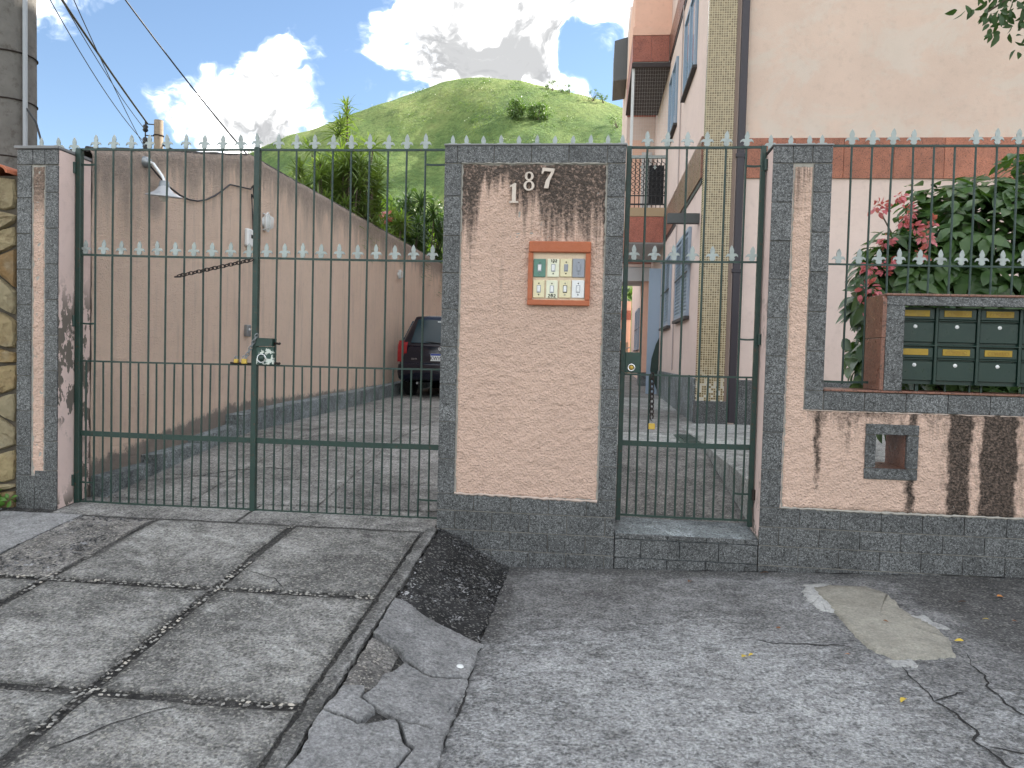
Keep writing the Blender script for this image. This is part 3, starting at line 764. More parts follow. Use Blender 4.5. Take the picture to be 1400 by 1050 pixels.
def panel(parent, x0, x1, z0, z1, y, mat, keep=None, res=.011, amp=.008, name='render_panel', seed=0):
    nx = int((x1-x0)/res)+1; nz = int((z1-z0)/res)+1
    X, Z = np.meshgrid(np.linspace(x0, x1, nx), np.linspace(z0, z1, nz))
    D = fbm(X*38, Z*38, 5+seed, 2)*amp*1.7+fbm(X*4, Z*4, 15+seed, 3)*amp*.7
    Y = y-D; edge = np.minimum(np.minimum(X-x0, x1-X), np.minimum(Z-z0, z1-Z)); Y = Y+np.clip(1-edge/.012, 0, 1)*.012
    Xj = X+fbm(X*40, Z*40, 31, 2)*.006*(edge > .001); Zj = Z+fbm(X*40, Z*40, 37, 2)*.006*(edge > .001)
    V = np.stack([Xj, Y, Zj], -1).reshape(-1, 3); idx = np.arange(nx*nz).reshape(nz, nx)
    F = np.stack([idx[:-1, :-1], idx[:-1, 1:], idx[1:, 1:], idx[1:, :-1]], -1).reshape(-1, 4)
    if keep is not None:
        cx = ((X[:-1, :-1]+X[1:, 1:])/2).reshape(-1); cz = ((Z[:-1, :-1]+Z[1:, 1:])/2).reshape(-1); F = F[keep(cx, cz)]
    return obj(name, (V, F, True), mat, parent)


def ledge(parent, poly, y, mat, name='mortar_lip', t=.012):
    m = MB(); P_ = []
    for a, b_ in zip(poly[:-1], poly[1:]):
        n = max(2, int(math.dist(a, b_)/.02)); P_ += [(a[0]+(b_[0]-a[0])*i/n, y+random.uniform(-.3, .3)*t, a[1]+(b_[1]-a[1])*i/n+random.uniform(-.35, .35)*t) for i in range(n)]
    P_.append((poly[-1][0], y, poly[-1][1])); m.tube(P_, [t*random.uniform(.45, 1.15) for _ in P_], 6); return obj(name, m, mat, parent)


# -------- pillar with the doorbells
pil = thing('gate_pillar', (-.42, .17, .02), 'wide pink rendered pillar framed in grey granite, carrying the doorbells and the number 187', 'pillar')
obj('core', MB().box(-1.013, .166, .010, .35, -.15, 2.803), mortar, pil)
obj('side_render', MB().box(-1.0165, .1695, .014, .353, .2, 2.795), plain_pink, pil)
panel(pil, -.899, .052, .492, 2.688, .004, pink_panel)
for z0, z1 in [(.385, .51)]:
    pass
rows = [(.385, .497), (.257, .383), (.131, .255), (-.03, .129)]
for r_, (z0, z1) in enumerate(rows):
    x = -1.018+(-.0 if r_ % 2 == 0 else -.125); ends = []
    while x < .172:
        a, b_ = max(x, -1.018), min(x+.25, .172)
        if b_-a > .03: tile(pil, a, b_, z0, z1)
        x += .25
for zt_ in [(.497, .73), (.73, .98), (.98, 1.23), (1.23, 1.48), (1.48, 1.729), (1.729, 1.97), (1.97, 2.216), (2.216, 2.476), (2.476, 2.69)]:
    tile(pil, -1.018, -.902, *zt_); 
for zt_ in [(.497, .72), (.72, .975), (.975, 1.225), (1.225, 1.475), (1.475, 1.722), (1.722, 1.972), (1.972, 2.22), (2.22, 2.474), (2.474, 2.69)]:
    tile(pil, .055, .172, *zt_)
for a, b_ in [(-1.018, -.93), (-.93, -.688), (-.688, -.442), (-.442, -.198), (-.198, .05), (.05, .172)]: tile(pil, a, b_, 2.692, 2.806)
obj('cap', MB().cbox(-1.022, .176, -.006, .356, 2.8055, 2.818, .003), plain('cap_stone', (.20, .20, .20), .6), pil)
ledge(pil, [(-.90, 2.692), (.052, 2.691)], .004, mortar, t=.006)
ledge(pil, [(-.90, .500), (-.6, .497), (-.2, .490), (.05, .488)], .002, plain('pale_mortar', (.50, .40, .34), .9, bump=.004, dirt=.4), t=.011)

# -------- left pillar
lpil = thing('gate_pillar', (-3.91, .17, .25), 'narrow granite pillar with a slim pink strip, between the stone wall and the wide gate', 'pillar')
obj('core', MB().box(-4.066, -3.764, .010, .35, .05, 2.79), mortar, lpil)
obj('side_render', MB().box(-4.0, -3.757, .0125, .353, .05, 2.785), plain_pink, lpil)
panel(lpil, -3.957, -3.860, .492, 2.676, .006, pink_left, seed=3)
for zt_ in [(.25, .49), (.49, .70), (.70, .95), (.95, 1.20), (1.20, 1.45), (1.45, 1.70), (1.70, 1.95), (1.95, 2.20), (2.20, 2.45), (2.45, 2.68)]:
    tile(lpil, -4.07, -3.960, *zt_) if zt_[0] > .3 else tile(lpil, -4.07, -3.93, *zt_)
    tile(lpil, -3.857, -3.758, zt_[0]+.04 if zt_[0] > .3 else zt_[0], zt_[1]+.04 if zt_[1] < 2.6 else zt_[1]) if zt_[0] > .3 else tile(lpil, -3.93, -3.758, zt_[0], .528)
tile(lpil, -3.957, -3.86, .40, .49, y=.003)
for a, b_ in [(-4.07, -3.95), (-3.95, -3.86), (-3.86, -3.758)]: tile(lpil, a, b_, 2.682, 2.79)
obj('cap', MB().cbox(-4.085, -3.752, -.012, .356, 2.791, 2.812, .003), MT['cap_stone'], lpil)

# -------- front garden wall with the right pillar
fwl = thing('garden_wall', (2.5, .17, .08), 'low pink front wall with granite bands, tall end pillar and dark streaks, right of the narrow gate', 'wall')
NX0, NX1, NZ0, NZ1 = 1.788, 1.976, .779, .995
m = MB(); m.box(1.097, 1.452, .010, .35, -.2, 2.79)
m.box(1.452, NX0-.012, .010, .35, -.2, 1.245); m.box(NX1+.012, 7.6, .010, .35, -.2, 1.245); m.box(NX0-.012, NX1+.012, .010, .35, -.2, NZ0-.012); m.box(NX0-.012, NX1+.012, .010, .35, NZ1+.012, 1.245)
obj('core', m, mortar, fwl)
obj('side_render', MB().box(1.0935, 1.4555, .014, .353, .3, 2.785), plain_pink, fwl)
obj('back_render', MB().box(1.46, NX0-.02, .340, .354, .3, 1.24).box(NX1+.02, 7.55, .340, .354, .3, 1.24), plain_pink, fwl)
def keep(cx, cz):
    L = (cx < 1.342) | (cz < 1.134); hole = (cx > 1.722) & (cx < 2.046) & (cz > .712) & (cz < 1.060); return L & ~hole
panel(fwl, 1.225, 4.6, .497, 2.677, .004, pink_low, keep, res=.0125, seed=6)
rows = [(.374, .499), (.252, .372), (.124, .250), (-.02, .122)]
for r_, (z0, z1) in enumerate(rows):
    x = 1.092+(.0 if r_ % 2 == 0 else -.125)
    while x < 4.6:
        a = max(x, 1.092)
        if x+.25-a > .03: tile(fwl, a, x+.25, z0, z1)
        x += .25
for i in range(9):
    z0 = .499+i*.2435
    if i < 9: tile(fwl, 1.092, 1.222, z0, z0+.2435)
for a, b_ in [(1.092, 1.215), (1.215, 1.335), (1.335, 1.458)]: tile(fwl, a, b_, 2.692, 2.80)
for z0, z1 in [(1.137, 1.26), (1.26, 1.51), (1.51, 1.76), (1.76, 2.01), (2.01, 2.26), (2.26, 2.51), (2.51, 2.69)]: tile(fwl, 1.345, 1.458, z0, z1)
x = 1.460
while x < 4.6: tile(fwl, x, x+.25, 1.137, 1.257); x += .25
obj('cap', MB().cbox(1.088, 1.462, -.006, .356, 2.8005, 2.812, .003), MT['cap_stone'], fwl)
obj('wall_top', MB().cbox(1.46, 4.6, -.004, .356, 1.2585, 1.272, .003), gran_brown, fwl)
ledge(fwl, [(1.225, .503), (2.0, .497), (3.0, .50), (4.6, .50)], .003, mortar, t=.009)
ledge(fwl, [(1.218, .5), (1.219, 1.5), (1.22, 2.68)], .004, MT['pale_mortar'], t=.004)
ledge(fwl, [(1.347, 1.135), (1.7, 1.131), (2.2, 1.134), (4.0, 1.133)], .005, MT['pale_mortar'], t=.005)
# see-through opening with granite frame and red stone lining
for a, b_, c, d in [(1.722, 2.046, .993, 1.061), (1.722, 2.046, .711, .781), (1.722, 1.790, .783, .991), (1.974, 2.046, .783, .991)]: tile(fwl, a, b_, c, d, y=-.006, th=.03, name='opening_frame')
obj('opening_lining', MB().box(NX1, NX1+.010, .028, .352, NZ0, NZ1), gran_brown, fwl); obj('opening_lining', MB().box(NX0-.010, NX0, .028, .352, NZ0, NZ1), gran_brown, fwl)
obj('opening_lining', MB().box(NX0-.0095, NX1+.0095, .028, .352, NZ0-.010, NZ0-.0005), gran_brown, fwl); obj('opening_lining', MB().box(NX0-.0095, NX1+.0095, .028, .352, NZ1+.0005, NZ1+.010), gran_brown, fwl)

# -------- step under the narrow gate
st = thing('gate_step', (.63, .17, .05), 'dark granite tiled step under the narrow gate', 'step')
V, F = slab_mesh(.172, 1.09, .014, .36, lambda x, y: .288+.10*y+0*x, res=.03, amp=.004, skirt=.35, seed=301); obj('tread', (V, F, False), conc_kerb, st)
for r_, (z0, z1) in enumerate([(.250, .285), (.126, .248), (-.02, .124)]):
    x = .174+(-.08 if r_ % 2 else -.16)
    while x < 1.09:
        a, b_ = max(x, .174), min(x+.25, 1.09)
        if b_-a > .03: tile(st, a, b_, z0, z1, y=.001)
        x += .25

# ------------------------------------------------------------------ house number, doorbells
def stroke(m, pts, wd, y0, y1):
    for (a, b_), (w0, w1) in zip(zip(pts[:-1], pts[1:]), zip(wd[:-1], wd[1:])):
        d = Vector((b_[0]-a[0], b_[1]-a[1])); 
        if d.length < 1e-6: continue
        d.normalize(); n = Vector((-d.y, d.x))
        m.prism([(a[0]-n.x*w0/2, a[1]-n.y*w0/2), (b_[0]-n.x*w1/2, b_[1]-n.y*w1/2), (b_[0]+n.x*w1/2, b_[1]+n.y*w1/2), (a[0]+n.x*w0/2, a[1]+n.y*w0/2)], y0, y1)
def arc(cx, cz, rx, rz, a0, a1, n): return [(cx+rx*math.cos(rad(a0+(a1-a0)*i/n)), cz+rz*math.sin(rad(a0+(a1-a0)*i/n))) for i in range(n+1)]


def digit(ch, cx, cz, h, tilt):
    m = MB(); y0, y1 = -.020, -.006
    if ch == '1':
        m.prism([(-.10, -.42), (.10, -.42), (.10, .5), (.02, .5), (-.22, .36), (-.22, .28), (-.10, .33)], y0, y1); m.prism([(-.24, -.5), (.24, -.5), (.22, -.42), (-.22, -.42)], y0, y1)
    elif ch == '8':
        for cz_, rx, rz in ((.24, .20, .21), (-.23, .24, .24)):
            n = 28
            for i in range(n):
                a0, a1 = 2*math.pi*i/n, 2*math.pi*(i+1)/n
                def P(a, inn): k = 1 if not inn else 1; return ((rx-(.115 if inn else 0)*abs(math.cos(a))**.8-(.06 if inn else 0)*(1-abs(math.cos(a))))*math.cos(a)*1.12, cz_+(rz-(.07 if inn else 0))*math.sin(a)*1.06)
                m.prism([P(a0, 0), P(a1, 0), P(a1, 1), P(a0, 1)], y0, y1)
    else:
        m.prism([(-.32, .20), (-.25, .20), (-.19, .34), (.30, .34), (.32, .5), (-.30, .5)], y0, y1); m.prism([(.17, .34), (.30, .34), (.14, -.10), (.10, -.5), (-.12, -.5), (-.06, -.12)], y0, y1); 
    t = rad(tilt); m.v = [(cx+(x*math.cos(t)-z*math.sin(t))*h, y, cz+(x*math.sin(t)+z*math.cos(t))*h) for x, y, z in m.v]
    for fx, fz in ((0, .4), (0, -.4)): m.tube([(cx+fx*h, -.006, cz+fz*h), (cx+fx*h, .012, cz+fz*h)], .004, 6)
    o = obj('house_number', m, digit_m); return o
tag(digit('1', -.549, 2.494, .128, 0), 'cream raised digit 1, lowest of the house number on the pillar', 'number')
tag(digit('8', -.452, 2.572, .130, 0), 'cream raised digit 8, middle of the house number on the pillar', 'number')
tag(digit('7', -.333, 2.590, .130, -5), 'cream raised digit 7, highest of the house number on the pillar', 'number')

bell = thing('doorbell_panel', (-.24, 0, 1.767), 'terracotta framed panel of eight doorbell switches on the pink pillar', 'doorbell panel')
plast = plain('bell_plaster', (.66, .52, .38), .9, bump=.003, dirt=.4)
obj('backing', MB().box(-.415, -.062, -.009, .02, 1.79, 2.12), plast, bell)
obj('frame_top', MB().cbox(-.440, -.036, -.034, .01, 2.109, 2.181, .006), terra, bell)
obj('frame_bottom', MB().cbox(-.444, -.036, -.026, .01, 1.766, 1.802, .004), terra, bell)
obj('frame_side', MB().cbox(-.4425, -.411, -.0255, .01, 1.803, 2.108, .003), terra, bell); obj('frame_side', MB().cbox(-.069, -.0365, -.0255, .01, 1.803, 2.108, .003), terra, bell)
plates = [(-.408, -.327, 1.949, 2.069, teal_pl), (-.318, -.238, 1.950, 2.070, pale_pl), (-.234, -.156, 1.952, 2.071, cream_pl), (-.154, -.073, 1.950, 2.073, grey_pl),
          (-.408, -.331, 1.813, 1.931, cream_pl), (-.323, -.245, 1.811, 1.931, pale_pl), (-.237, -.159, 1.815, 1.933, cream_pl), (-.155, -.071, 1.816, 1.934, white_pl)]
for i, (a, b_, c, d, mt) in enumerate(plates):
    p = obj('switch_plate', MB().cbox(a+.001, b_-.001, -.018, -.0092, c+.001, d-.001, .003), mt, bell); cx, cz = (a+b_)/2, (c+d)/2
    obj('rocker', MB().cbox(cx-.010, cx+.010, -.0245, -.0182, cz-.020, cz+.020, .003), white_pl if i not in (2, 3) else grey_pl, p)
    obj('rocker_frame', MB().box(cx-.013, cx+.013, -.0195, -.0181, cz-.024, cz+.024), grey_pl if i != 6 else ink, p)
    for s_ in (-1, 1): obj('screw', MB().lathe([(.0, -.004), (.004, -.003), (.0045, 0)], (cx, -.0181, cz+s_*.037), (0, 1, 0), 8), rust if i % 3 else steel, p)
def scribble(parent, txt, cx, cz, h):
    gl = {'1': [[(-.1, .3), (.1, .5), (.1, -.5)]], '0': [arc(0, 0, .3, .5, 0, 360, 10)], '2': [[(-.3, .3), (0, .5), (.3, .25), (-.3, -.5), (.35, -.45)]]}
    m = MB(); x = cx-(len(txt)-1)*h*.45
    for ch in txt:
        for ln in gl[ch]: stroke(m, [(x+p[0]*h, cz+p[1]*h) for p in ln], [.0042]*len(ln), -.0192, -.0184)
        x += h*.9
    obj('handwritten_number', m, ink, parent)
kids = [o for o in bpy.data.objects if o.name.startswith('switch_plate')]
kids.sort(key=lambda o: o.name)
scribble(kids[1], '102', -.276, 2.056, .017); scribble(kids[5], '202', -.283, 1.829, .020)

# ------------------------------------------------------------------ gates and railings
FIN = [(0, 1.0), (.10, .86), (.17, .66), (.13, .47), (.30, .47), (.42, .36), (.45, .22), (.36, .30), (.26, .31), (.16, .24), (.21, .12), (.11, .0)]
FIN = FIN+[(-a, b_) for a, b_ in FIN[::-1][:-1]]
FH = .104
fin_mesh = MB().prism([(a*FH*.86, b_*FH) for a, b_ in FIN], -.004, .004).mesh('finial', alu)
fin_mesh2 = MB().prism([(a*FH*.92+.002*b_, b_*FH*.95) for a, b_ in FIN], -.004, .004).mesh('finial', alu)


def finial(parent, x, z, y=.19, tilt=None):
    o = place('finial', random.choice((fin_mesh, fin_mesh2)), parent, (x, y+.001, z)); o.rotation_euler = (random.uniform(-.04, .04), random.uniform(-.05, .05) if tilt is None else tilt, random.uniform(-.15, .15)); return o


def bar(parent, x, z0, z1, y=.19, r=.0072, x2=None):
    m = MB(); n = 4; bow = random.uniform(-.006, .006); x2 = x if x2 is None else x2
    m.tube([(x+(x2-x)*i/n+bow*math.sin(math.pi*i/n), y+random.uniform(-.001, .001), z0+(z1-z0)*i/n) for i in range(n+1)], r, 8); return obj('bar', m, green, parent)


def rail(parent, x0, x1, z0, z1, y=.19, h=.014, d=.014, name='rail'):
    m = MB(); n = 6; t = h/2
    for s_ in range(n):
        pass
    vs = []; fs = []
    for i in range(n+1):
        x = x0+(x1-x0)*i/n; zc = z0+(z1-z0)*i/n-.003*math.sin(math.pi*i/n)
        vs += [(x, y-d/2, zc-t), (x, y+d/2, zc-t), (x, y+d/2, zc+t), (x, y-d/2, zc+t)]
    for i in range(n):
        for q_ in range(4): fs.append((i*4+q_, i*4+(q_+1) % 4, i*4+4+(q_+1) % 4, i*4+4+q_))
    fs += [(0, 1, 2, 3), (n*4+3, n*4+2, n*4+1, n*4)]; m.add(vs, fs); return obj(name, m, green, parent)


YG = .19
def leaf(name, loc, label, x0, x1, barx, midx, topfin, zs, stub, zoff):
    t = thing(name, loc, label, 'gate', 'two leaves of the wide driveway gate' if name == 'gate_leaf' else None)
    top, mid, low, flat, bot = zs
    rail(t, x0, x1, top, top+zoff[0]); rail(t, x0, x1, mid, mid+zoff[1]); rail(t, x0, x1, low, low+zoff[2], h=.012, d=.012); rail(t, x0, x1, flat, flat+zoff[3], h=.038, d=.010, name='flat_rail'); rail(t, x0, x1, bot, bot+zoff[4])
    for x in barx: bar(t, x, bot, top)
    allx = [x0]+list(barx)+[x1]
    for a, b_ in zip(allx[:-1], allx[1:]): bar(t, (a+b_)/2, bot, low+.005, r=.0066)
    for x in midx:
        k_ = (x-x0)/(x1-x0); finial(t, x, mid+zoff[1]*k_+.007)
    for x in topfin: finial(t, x, top+zoff[0]*(x-x0)/(x1-x0)+.007)
    return t
bx = [-3.61+.1367*i for i in range(9)]
lf = leaf('gate_leaf', (-3.08, .19, .28), 'green barred gate leaf hinged on the narrow granite pillar, chained at its free edge', -3.735, -2.41, bx, [-3.684+.1375*i for i in range(10)], bx, (2.838, 2.082, 1.312, .784, .281), None, (-.006, -.010, .006, -.004, .002))
obj('hinge_stile', MB().cbox(-3.752, -3.712, .168, .212, .265, 2.842, .004), green, lf)
for z in (2.729, 1.585, .425): rail(lf, -3.715, -3.61, z, z, h=.012, d=.012, name='brace')
for z in (2.70, 1.60, .44): obj('hinge', MB().tube([(-3.757, .165, z-.04), (-3.757, .165, z+.04)], .014, 8), green, lf)
bx = [-2.240+.1312*i for i in range(9)]
rf = leaf('gate_leaf', (-1.72, .19, .28), 'green barred gate leaf with the lock box, hinged on the wide pillar', -2.39, -1.035, bx, [-2.318+.1325*i for i in range(10)], bx, (2.832, 2.075, 1.318, .780, .281), None, (-.003, -.006, .004, 0, .004))
obj('lock_stile', MB().cbox(-2.412, -2.372, .170, .212, .255, 2.848, .004), green, rf)
finial(rf, -2.394, 2.846)
for z in (2.729, .41): rail(rf, -1.189, -1.035, z, z, h=.012, d=.012, name='brace')
obj('hinge_stile', MB().cbox(-1.036, -1.003, .358, .392, .28, 2.80, .003), green, rf)
# lock box with flaking paint
flk, g, b = new_mat('flaking_paint'); p = g.pos()
f = g.sm(g.noise(g.vmul(p, (1, .2, 1)), 24, 5, .6), .52, .54); setb(g, b, g.mix(f, (.02, .055, .042), (.55, .58, .52)), .5)
obj('lock_hood', MB().prism([(-2.372, 1.452), (-2.252, 1.452), (-2.248, 1.508), (-2.362, 1.510)], .150, .225), green, rf)
lb = obj('lock_box', MB().cbox(-2.3715, -2.245, .160, .215, 1.322, 1.449, .004), flk, rf)
obj('lock_ring', MB().torus((-2.330, .158, 1.366), .030, .005, (0, 1, 0)), chrome, lb); obj('lock_cylinder', MB().lathe([(.0, -.012), (.02, -.010), (.022, .004)], (-2.330, .158, 1.366), (0, 1, 0), 16), green, lb)
for z in (1.475, 1.335): obj('bolt', MB().tube([(-2.25, .19, z), (-2.205, .17, z-.004), (-2.20, .165, z)], .009, 6), rust, rf)

pg = thing('pedestrian_gate', (.63, .19, .33), 'narrow green barred gate between the two granite edged pillars', 'gate')
pbx = [.316, .445, .576, .705, .829, .960]
for z, h, d, nm in [(2.842, .015, .015, 'rail'), (2.090, .013, .013, 'rail'), (1.328, .012, .012, 'rail'), (.862, .036, .010, 'flat_rail'), (.372, .014, .014, 'rail')]: rail(pg, .20, 1.07, z, z, h=h, d=d, name=nm)
for x in pbx: bar(pg, x, .372, 2.842)
ax_ = [.19]+pbx+[1.07]
for a, b_ in zip(ax_[:-1], ax_[1:]): bar(pg, (a+b_)/2, .372, 1.333, r=.0066)
obj('lock_stile', MB().cbox(.181, .213, .172, .208, .335, 2.85, .003), green, pg); obj('hinge_stile', MB().cbox(1.054, 1.086, .172, .208, .33, 2.85, .003), green, pg)
for x in pbx: finial(pg, x, 2.849)
for x in [.249, .383, .514, .635, .766, .893, 1.022]: finial(pg, x, 2.096)
for z in (2.72, 1.58, .55): rail(pg, .96, 1.06, z, z, h=.012, d=.012, name='brace'); obj('hinge', MB().tube([(1.084, .16, z-.035), (1.084, .16, z+.035)], .013, 8), rust if z < 1 else green, pg)
lp_ = obj('lock_plate', MB().cbox(.2135, .312, .180, .196, 1.336, 1.475, .003), greenflat, pg)
obj('lock_ring', MB().torus((.255, .178, 1.372), .022, .006, (0, 1, 0)), chrome, lp_); obj('lock_cylinder', MB().lathe([(.0, -.004), (.014, -.003), (.016, .01)], (.255, .178, 1.372), (0, 1, 0), 14), brass, lp_)

fr = thing('railing', (2.6, .19, 1.28), 'green iron railing on top of the low front wall before the shrub', 'railing')
rail(fr, 1.459, 4.6, 2.850, 2.848); rail(fr, 1.459, 4.6, 2.084, 2.082, h=.012, d=.012); rail(fr, 1.459, 1.79, 1.318, 1.318, h=.014, d=.014)
for i in range(24):
    x = 1.627+.127*i
    bar(fr, x, (1.30 if i < 2 else 1.868), 2.85)
    if i not in (4, 5): finial(fr, x, 2.857)
for i in range(24): finial(fr, 1.572+.1265*i, 2.088)
for name, xs_, zt_, lab, own in [('spike_strip', [-1.0, -.905, -.788, -.666, -.546, -.426, -.306, -.184, -.064, .054, .15], 2.815, 'row of eleven pale metal spikes along the top of the wide pillar', 'spikes'),
                       ('spike_strip', [-4.03, -3.895, -3.775], 2.81, 'three pale metal spikes on top of the narrow pillar by the stone wall', 'spikes'), ('spike_strip', [1.115, 1.240, 1.362, 1.440], 2.81, 'four pale metal spikes on top of the end pillar of the front wall', 'spikes')]:
    t = thing(name, (sum(xs_)/len(xs_), .19, zt_), lab, own)
    obj('base_rail', MB().cbox(min(xs_)-.02, max(xs_)+.02, .172, .208, zt_+.001, zt_+.012, .002), alu, t)
    for x in xs_: finial(t, x, zt_+.010)


# -------- chains and padlocks
def chain(name, a, b_, n, ln, r, sag, label, mat=rust, group=None):
    a, b_ = Vector(a), Vector(b_); t = thing(name, a, label, 'chain', group); P = [a.lerp(b_, i/n)+Vector((0, 0, -sag*4*(i/n)*(1-i/n))) for i in range(n+1)]
    for i in range(n):
        c = (P[i]+P[i+1])/2; d = (P[i+1]-P[i]).normalized(); o_ = d.orthogonal().normalized()
        if i % 2: o_ = d.cross(o_)
        obj('link', MB().torus(c, 1, r, n=12, m=5, frame=(d*ln*.62, o_*ln*.40)), mat, t)
    return t


def torus_fix(): pass
chain('chain', (-2.404, .158, 2.058), (-2.965, .165, 1.935), 19, .034, .0042, .0, 'rusty chain stretched between the bars of the two gate leaves', rust)
obj('chain_pin', MB().tube([(-2.99, .17, 1.93), (-2.94, .17, 1.932)], .006, 6), rust, None).name = 'gate_pin'
tag(bpy.data.objects['gate_pin'], 'small dark pin at the end of the stretched gate chain', 'pin')
chain('chain', (-2.36, .150, 1.535), (-2.445, .150, 1.36), 8, .028, .004, 0, 'grey chain wrapped round the gate stile beside the lock box', steel)
chain('chain', (.395, .170, 1.335), (.400, .165, 1.030), 9, .038, .0042, 0, 'rusty chain hanging down from the narrow gate', rust)


def padlock(x, y, z, s, label, mat):
    t = thing('padlock', (x, y, z-s), label, 'padlock'); obj('body', MB().cbox(x-s*.9, x+s*.9, y-.011, y+.011, z-s, z+s*.7, .004), mat, t)
    obj('shackle', MB().tube([(x-s*.55, y, z+s*.6), (x-s*.55, y, z+s*1.2)]+[(x+s*.55*math.cos(rad(a)), y, z+s*1.2+s*.55*math.sin(rad(a))) for a in range(180, -1, -30)]+[(x+s*.55, y, z+s*.6)], .0045, 6), steel, t)
padlock(-2.452, .150, 1.345, .021, 'brass padlock hanging at the end of the grey wrapped chain', brass); padlock(-2.520, .165, 1.345, .017, 'small brass padlock on the gate rail left of the wrapped chain', brass)
padlock(.402, .165, .985, .024, 'yellow brass padlock at the bottom of the hanging chain', brass)
tag(obj('slide_bolt', MB().tube([(-2.565, .172, 1.327), (-2.41, .172, 1.325)], .008, 8), rust), 'dark sliding bolt along the rail of the chained gate leaf', 'bolt')

# ------------------------------------------------------------------ mailboxes
ms = thing('mailbox_surround', (2.5, .15, 1.272), 'granite faced box with reddish stone side on the low wall, round the mailboxes', 'mailbox surround')
obj('side_stone', MB().cbox(1.796, 1.82, .0, .30, 1.2735, 1.605, .004), gran_brown, ms)
m = MB(); prof = [(0.0, 1.608)]+[(0.0, 1.83)]+arc(.035, 1.835, .035, .035, 180, 90, 5)+arc(.265, 1.835, .035, .035, 90, 0, 5)+[(.30, 1.608)]; m.prism(prof, 1.796, 1.82, 'YZ'); obj('side_stone', m, gran_brown, ms)
obj('front_stone', MB().cbox(1.8205, 1.929, -.003, .022, 1.2735, 1.809, .003), gran, ms)
obj('front_stone', MB().cbox(1.8205, 3.13, -.003, .022, 1.810, 1.8685, .003), gran, ms)
obj('front_stone', MB().cbox(3.02, 3.13, -.003, .022, 1.2735, 1.809, .003), gran, ms)
obj('top_stone', MB().cbox(1.815, 3.15, -.008, .305, 1.869, 1.884, .003), gran_brown, ms)
obj('inner_side', MB().box(1.9, 1.9275, .0225, .30, 1.2735, 1.8085), gran, ms); obj('side_stone', MB().cbox(3.131, 3.15, 0, .30, 1.2735, 1.8685, .003), gran_brown, ms)
mc = thing('mailbox_cabinet', (2.45, .12, 1.32), 'dark green cabinet of letterboxes with yellow brass name plates in the granite box', 'mailbox')
mbg = plain('mailbox_green', (.008, .030, .022), .38, var=.25, dirt=.1)
obj('carcass', MB().box(1.93, 2.925, .105, .29, 1.318, 1.806), mbg, mc)
obj('foot', MB().box(2.06, 2.08, .13, .15, 1.2725, 1.317), green, mc)
for fx in (2.25, 2.40, 2.47, 2.72): obj('foot', MB().tube([(fx, .15, 1.2725), (fx, .15, 1.317)], .008, 6), green, mc)
ct = text_mesh('CORREIO', .030, .001, plain('brass_dark', (.30, .17, .02), .5), 'lettering')
for i in range(4):
    x0 = 1.905+i*.2515; x0c = max(x0+.012, 1.932); x1 = x0+.2395; cx = x0+.126
    for zb, zt2 in ((1.572, 1.803), (1.328, 1.558)):
        fl = obj('flap', MB().cbox(x0c, x1, .0885, .1045, zt2-.072, zt2-.006, .003), mbg, mc)
        pl = obj('name_plate', MB().cbox(max(cx-.082, 1.932), cx+.082, .0835, .0882, zt2-.055, zt2-.015, .0015), brass_pl, fl if False else mc)
        if i: 
            o = place('lettering', ct, pl, (cx, .0830, zt2-.046)); o.rotation_euler = (math.pi/2, 0, 0)
        obj('slot_lip', MB().cbox(x0c, x1, .0825, .1045, zt2-.083, zt2-.075, .002), mbg, mc)
        dr = obj('door', MB().cbox(x0c, x1, .0905, .1045, zb+.014, zt2-.092, .003), mbg, mc)
        obj('number_disc', MB().lathe([(.0, -.003), (.012, -.002), (.0125, 0)], (cx+random.uniform(-.004, .004), .0903, zt2-.118), (0, 1, 0), 14), white_pl, dr)
    if i: obj('divider', MB().cbox(x0-.0085, x0+.0085, .078, .1045, 1.319, 1.805, .003), mbg, mc)
obj('divider', MB().cbox(1.9305, 2.92, .080, .1045, 1.5595, 1.570, .003), mbg, mc)

# ------------------------------------------------------------------ driveway wall on the left
dwl = thing('boundary_wall', (-3.85, 8, .3), 'long stained pink wall with sloping top along the driveway', 'wall')
ny = 520; nz = 60
Yv = np.concatenate([np.linspace(.353, 3.3, 170), np.linspace(3.33, 24, 180)]); nz = 130
def wtop(y): return np.where(y < 3.03, 2.885+.648*(y-.35)/2.68, 3.533+.011*(y-3.03))
tt = np.linspace(0, 1, nz); YY, TT = np.meshgrid(Yv, tt); zt0 = wtop(YY)+fbm(YY*5, YY*0, 9, 3)*.02
ZZ = .1+(zt0-.1)*TT; XXw = -3.75+fbm(YY*3, ZZ*3, 4, 3)*.012+fbm(YY*24, ZZ*24, 6, 3)*.010
XXw = XXw-np.clip((TT-.985)/.015, 0, 1)*.02
V = np.stack([XXw, YY, ZZ], -1).reshape(-1, 3); idx = np.arange(V.shape[0]).reshape(YY.shape)
F = np.stack([idx[:-1, :-1], idx[:-1, 1:], idx[1:, 1:], idx[1:, :-1]], -1).reshape(-1, 4)
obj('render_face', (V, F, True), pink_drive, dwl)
m = MB(); n = len(Yv)
for i in range(0, n-1, 5):
    a, b_ = Yv[i], Yv[min(i+5, n-1)]; m.add([(-3.77, a, float(wtop(a))+.0), (-3.77, b_, float(wtop(b_))), (-3.93, b_, float(wtop(b_))), (-3.93, a, float(wtop(a))), (-3.93, a, 0), (-3.93, b_, 0)], [(0, 1, 2, 3), (3, 2, 5, 4)])
obj('wall_back', m, mortar, dwl, fix=False)
# soot-dark coping line
m = MB(); m.tube([(-3.79, float(y), float(wtop(y))-.004+random.uniform(-.004, .006)) for y in Yv[::4]], .022, 6); obj('coping', m, plain('mossy_coping', (.05, .045, .04), .95, bump=.01, dirt=.5), dwl)

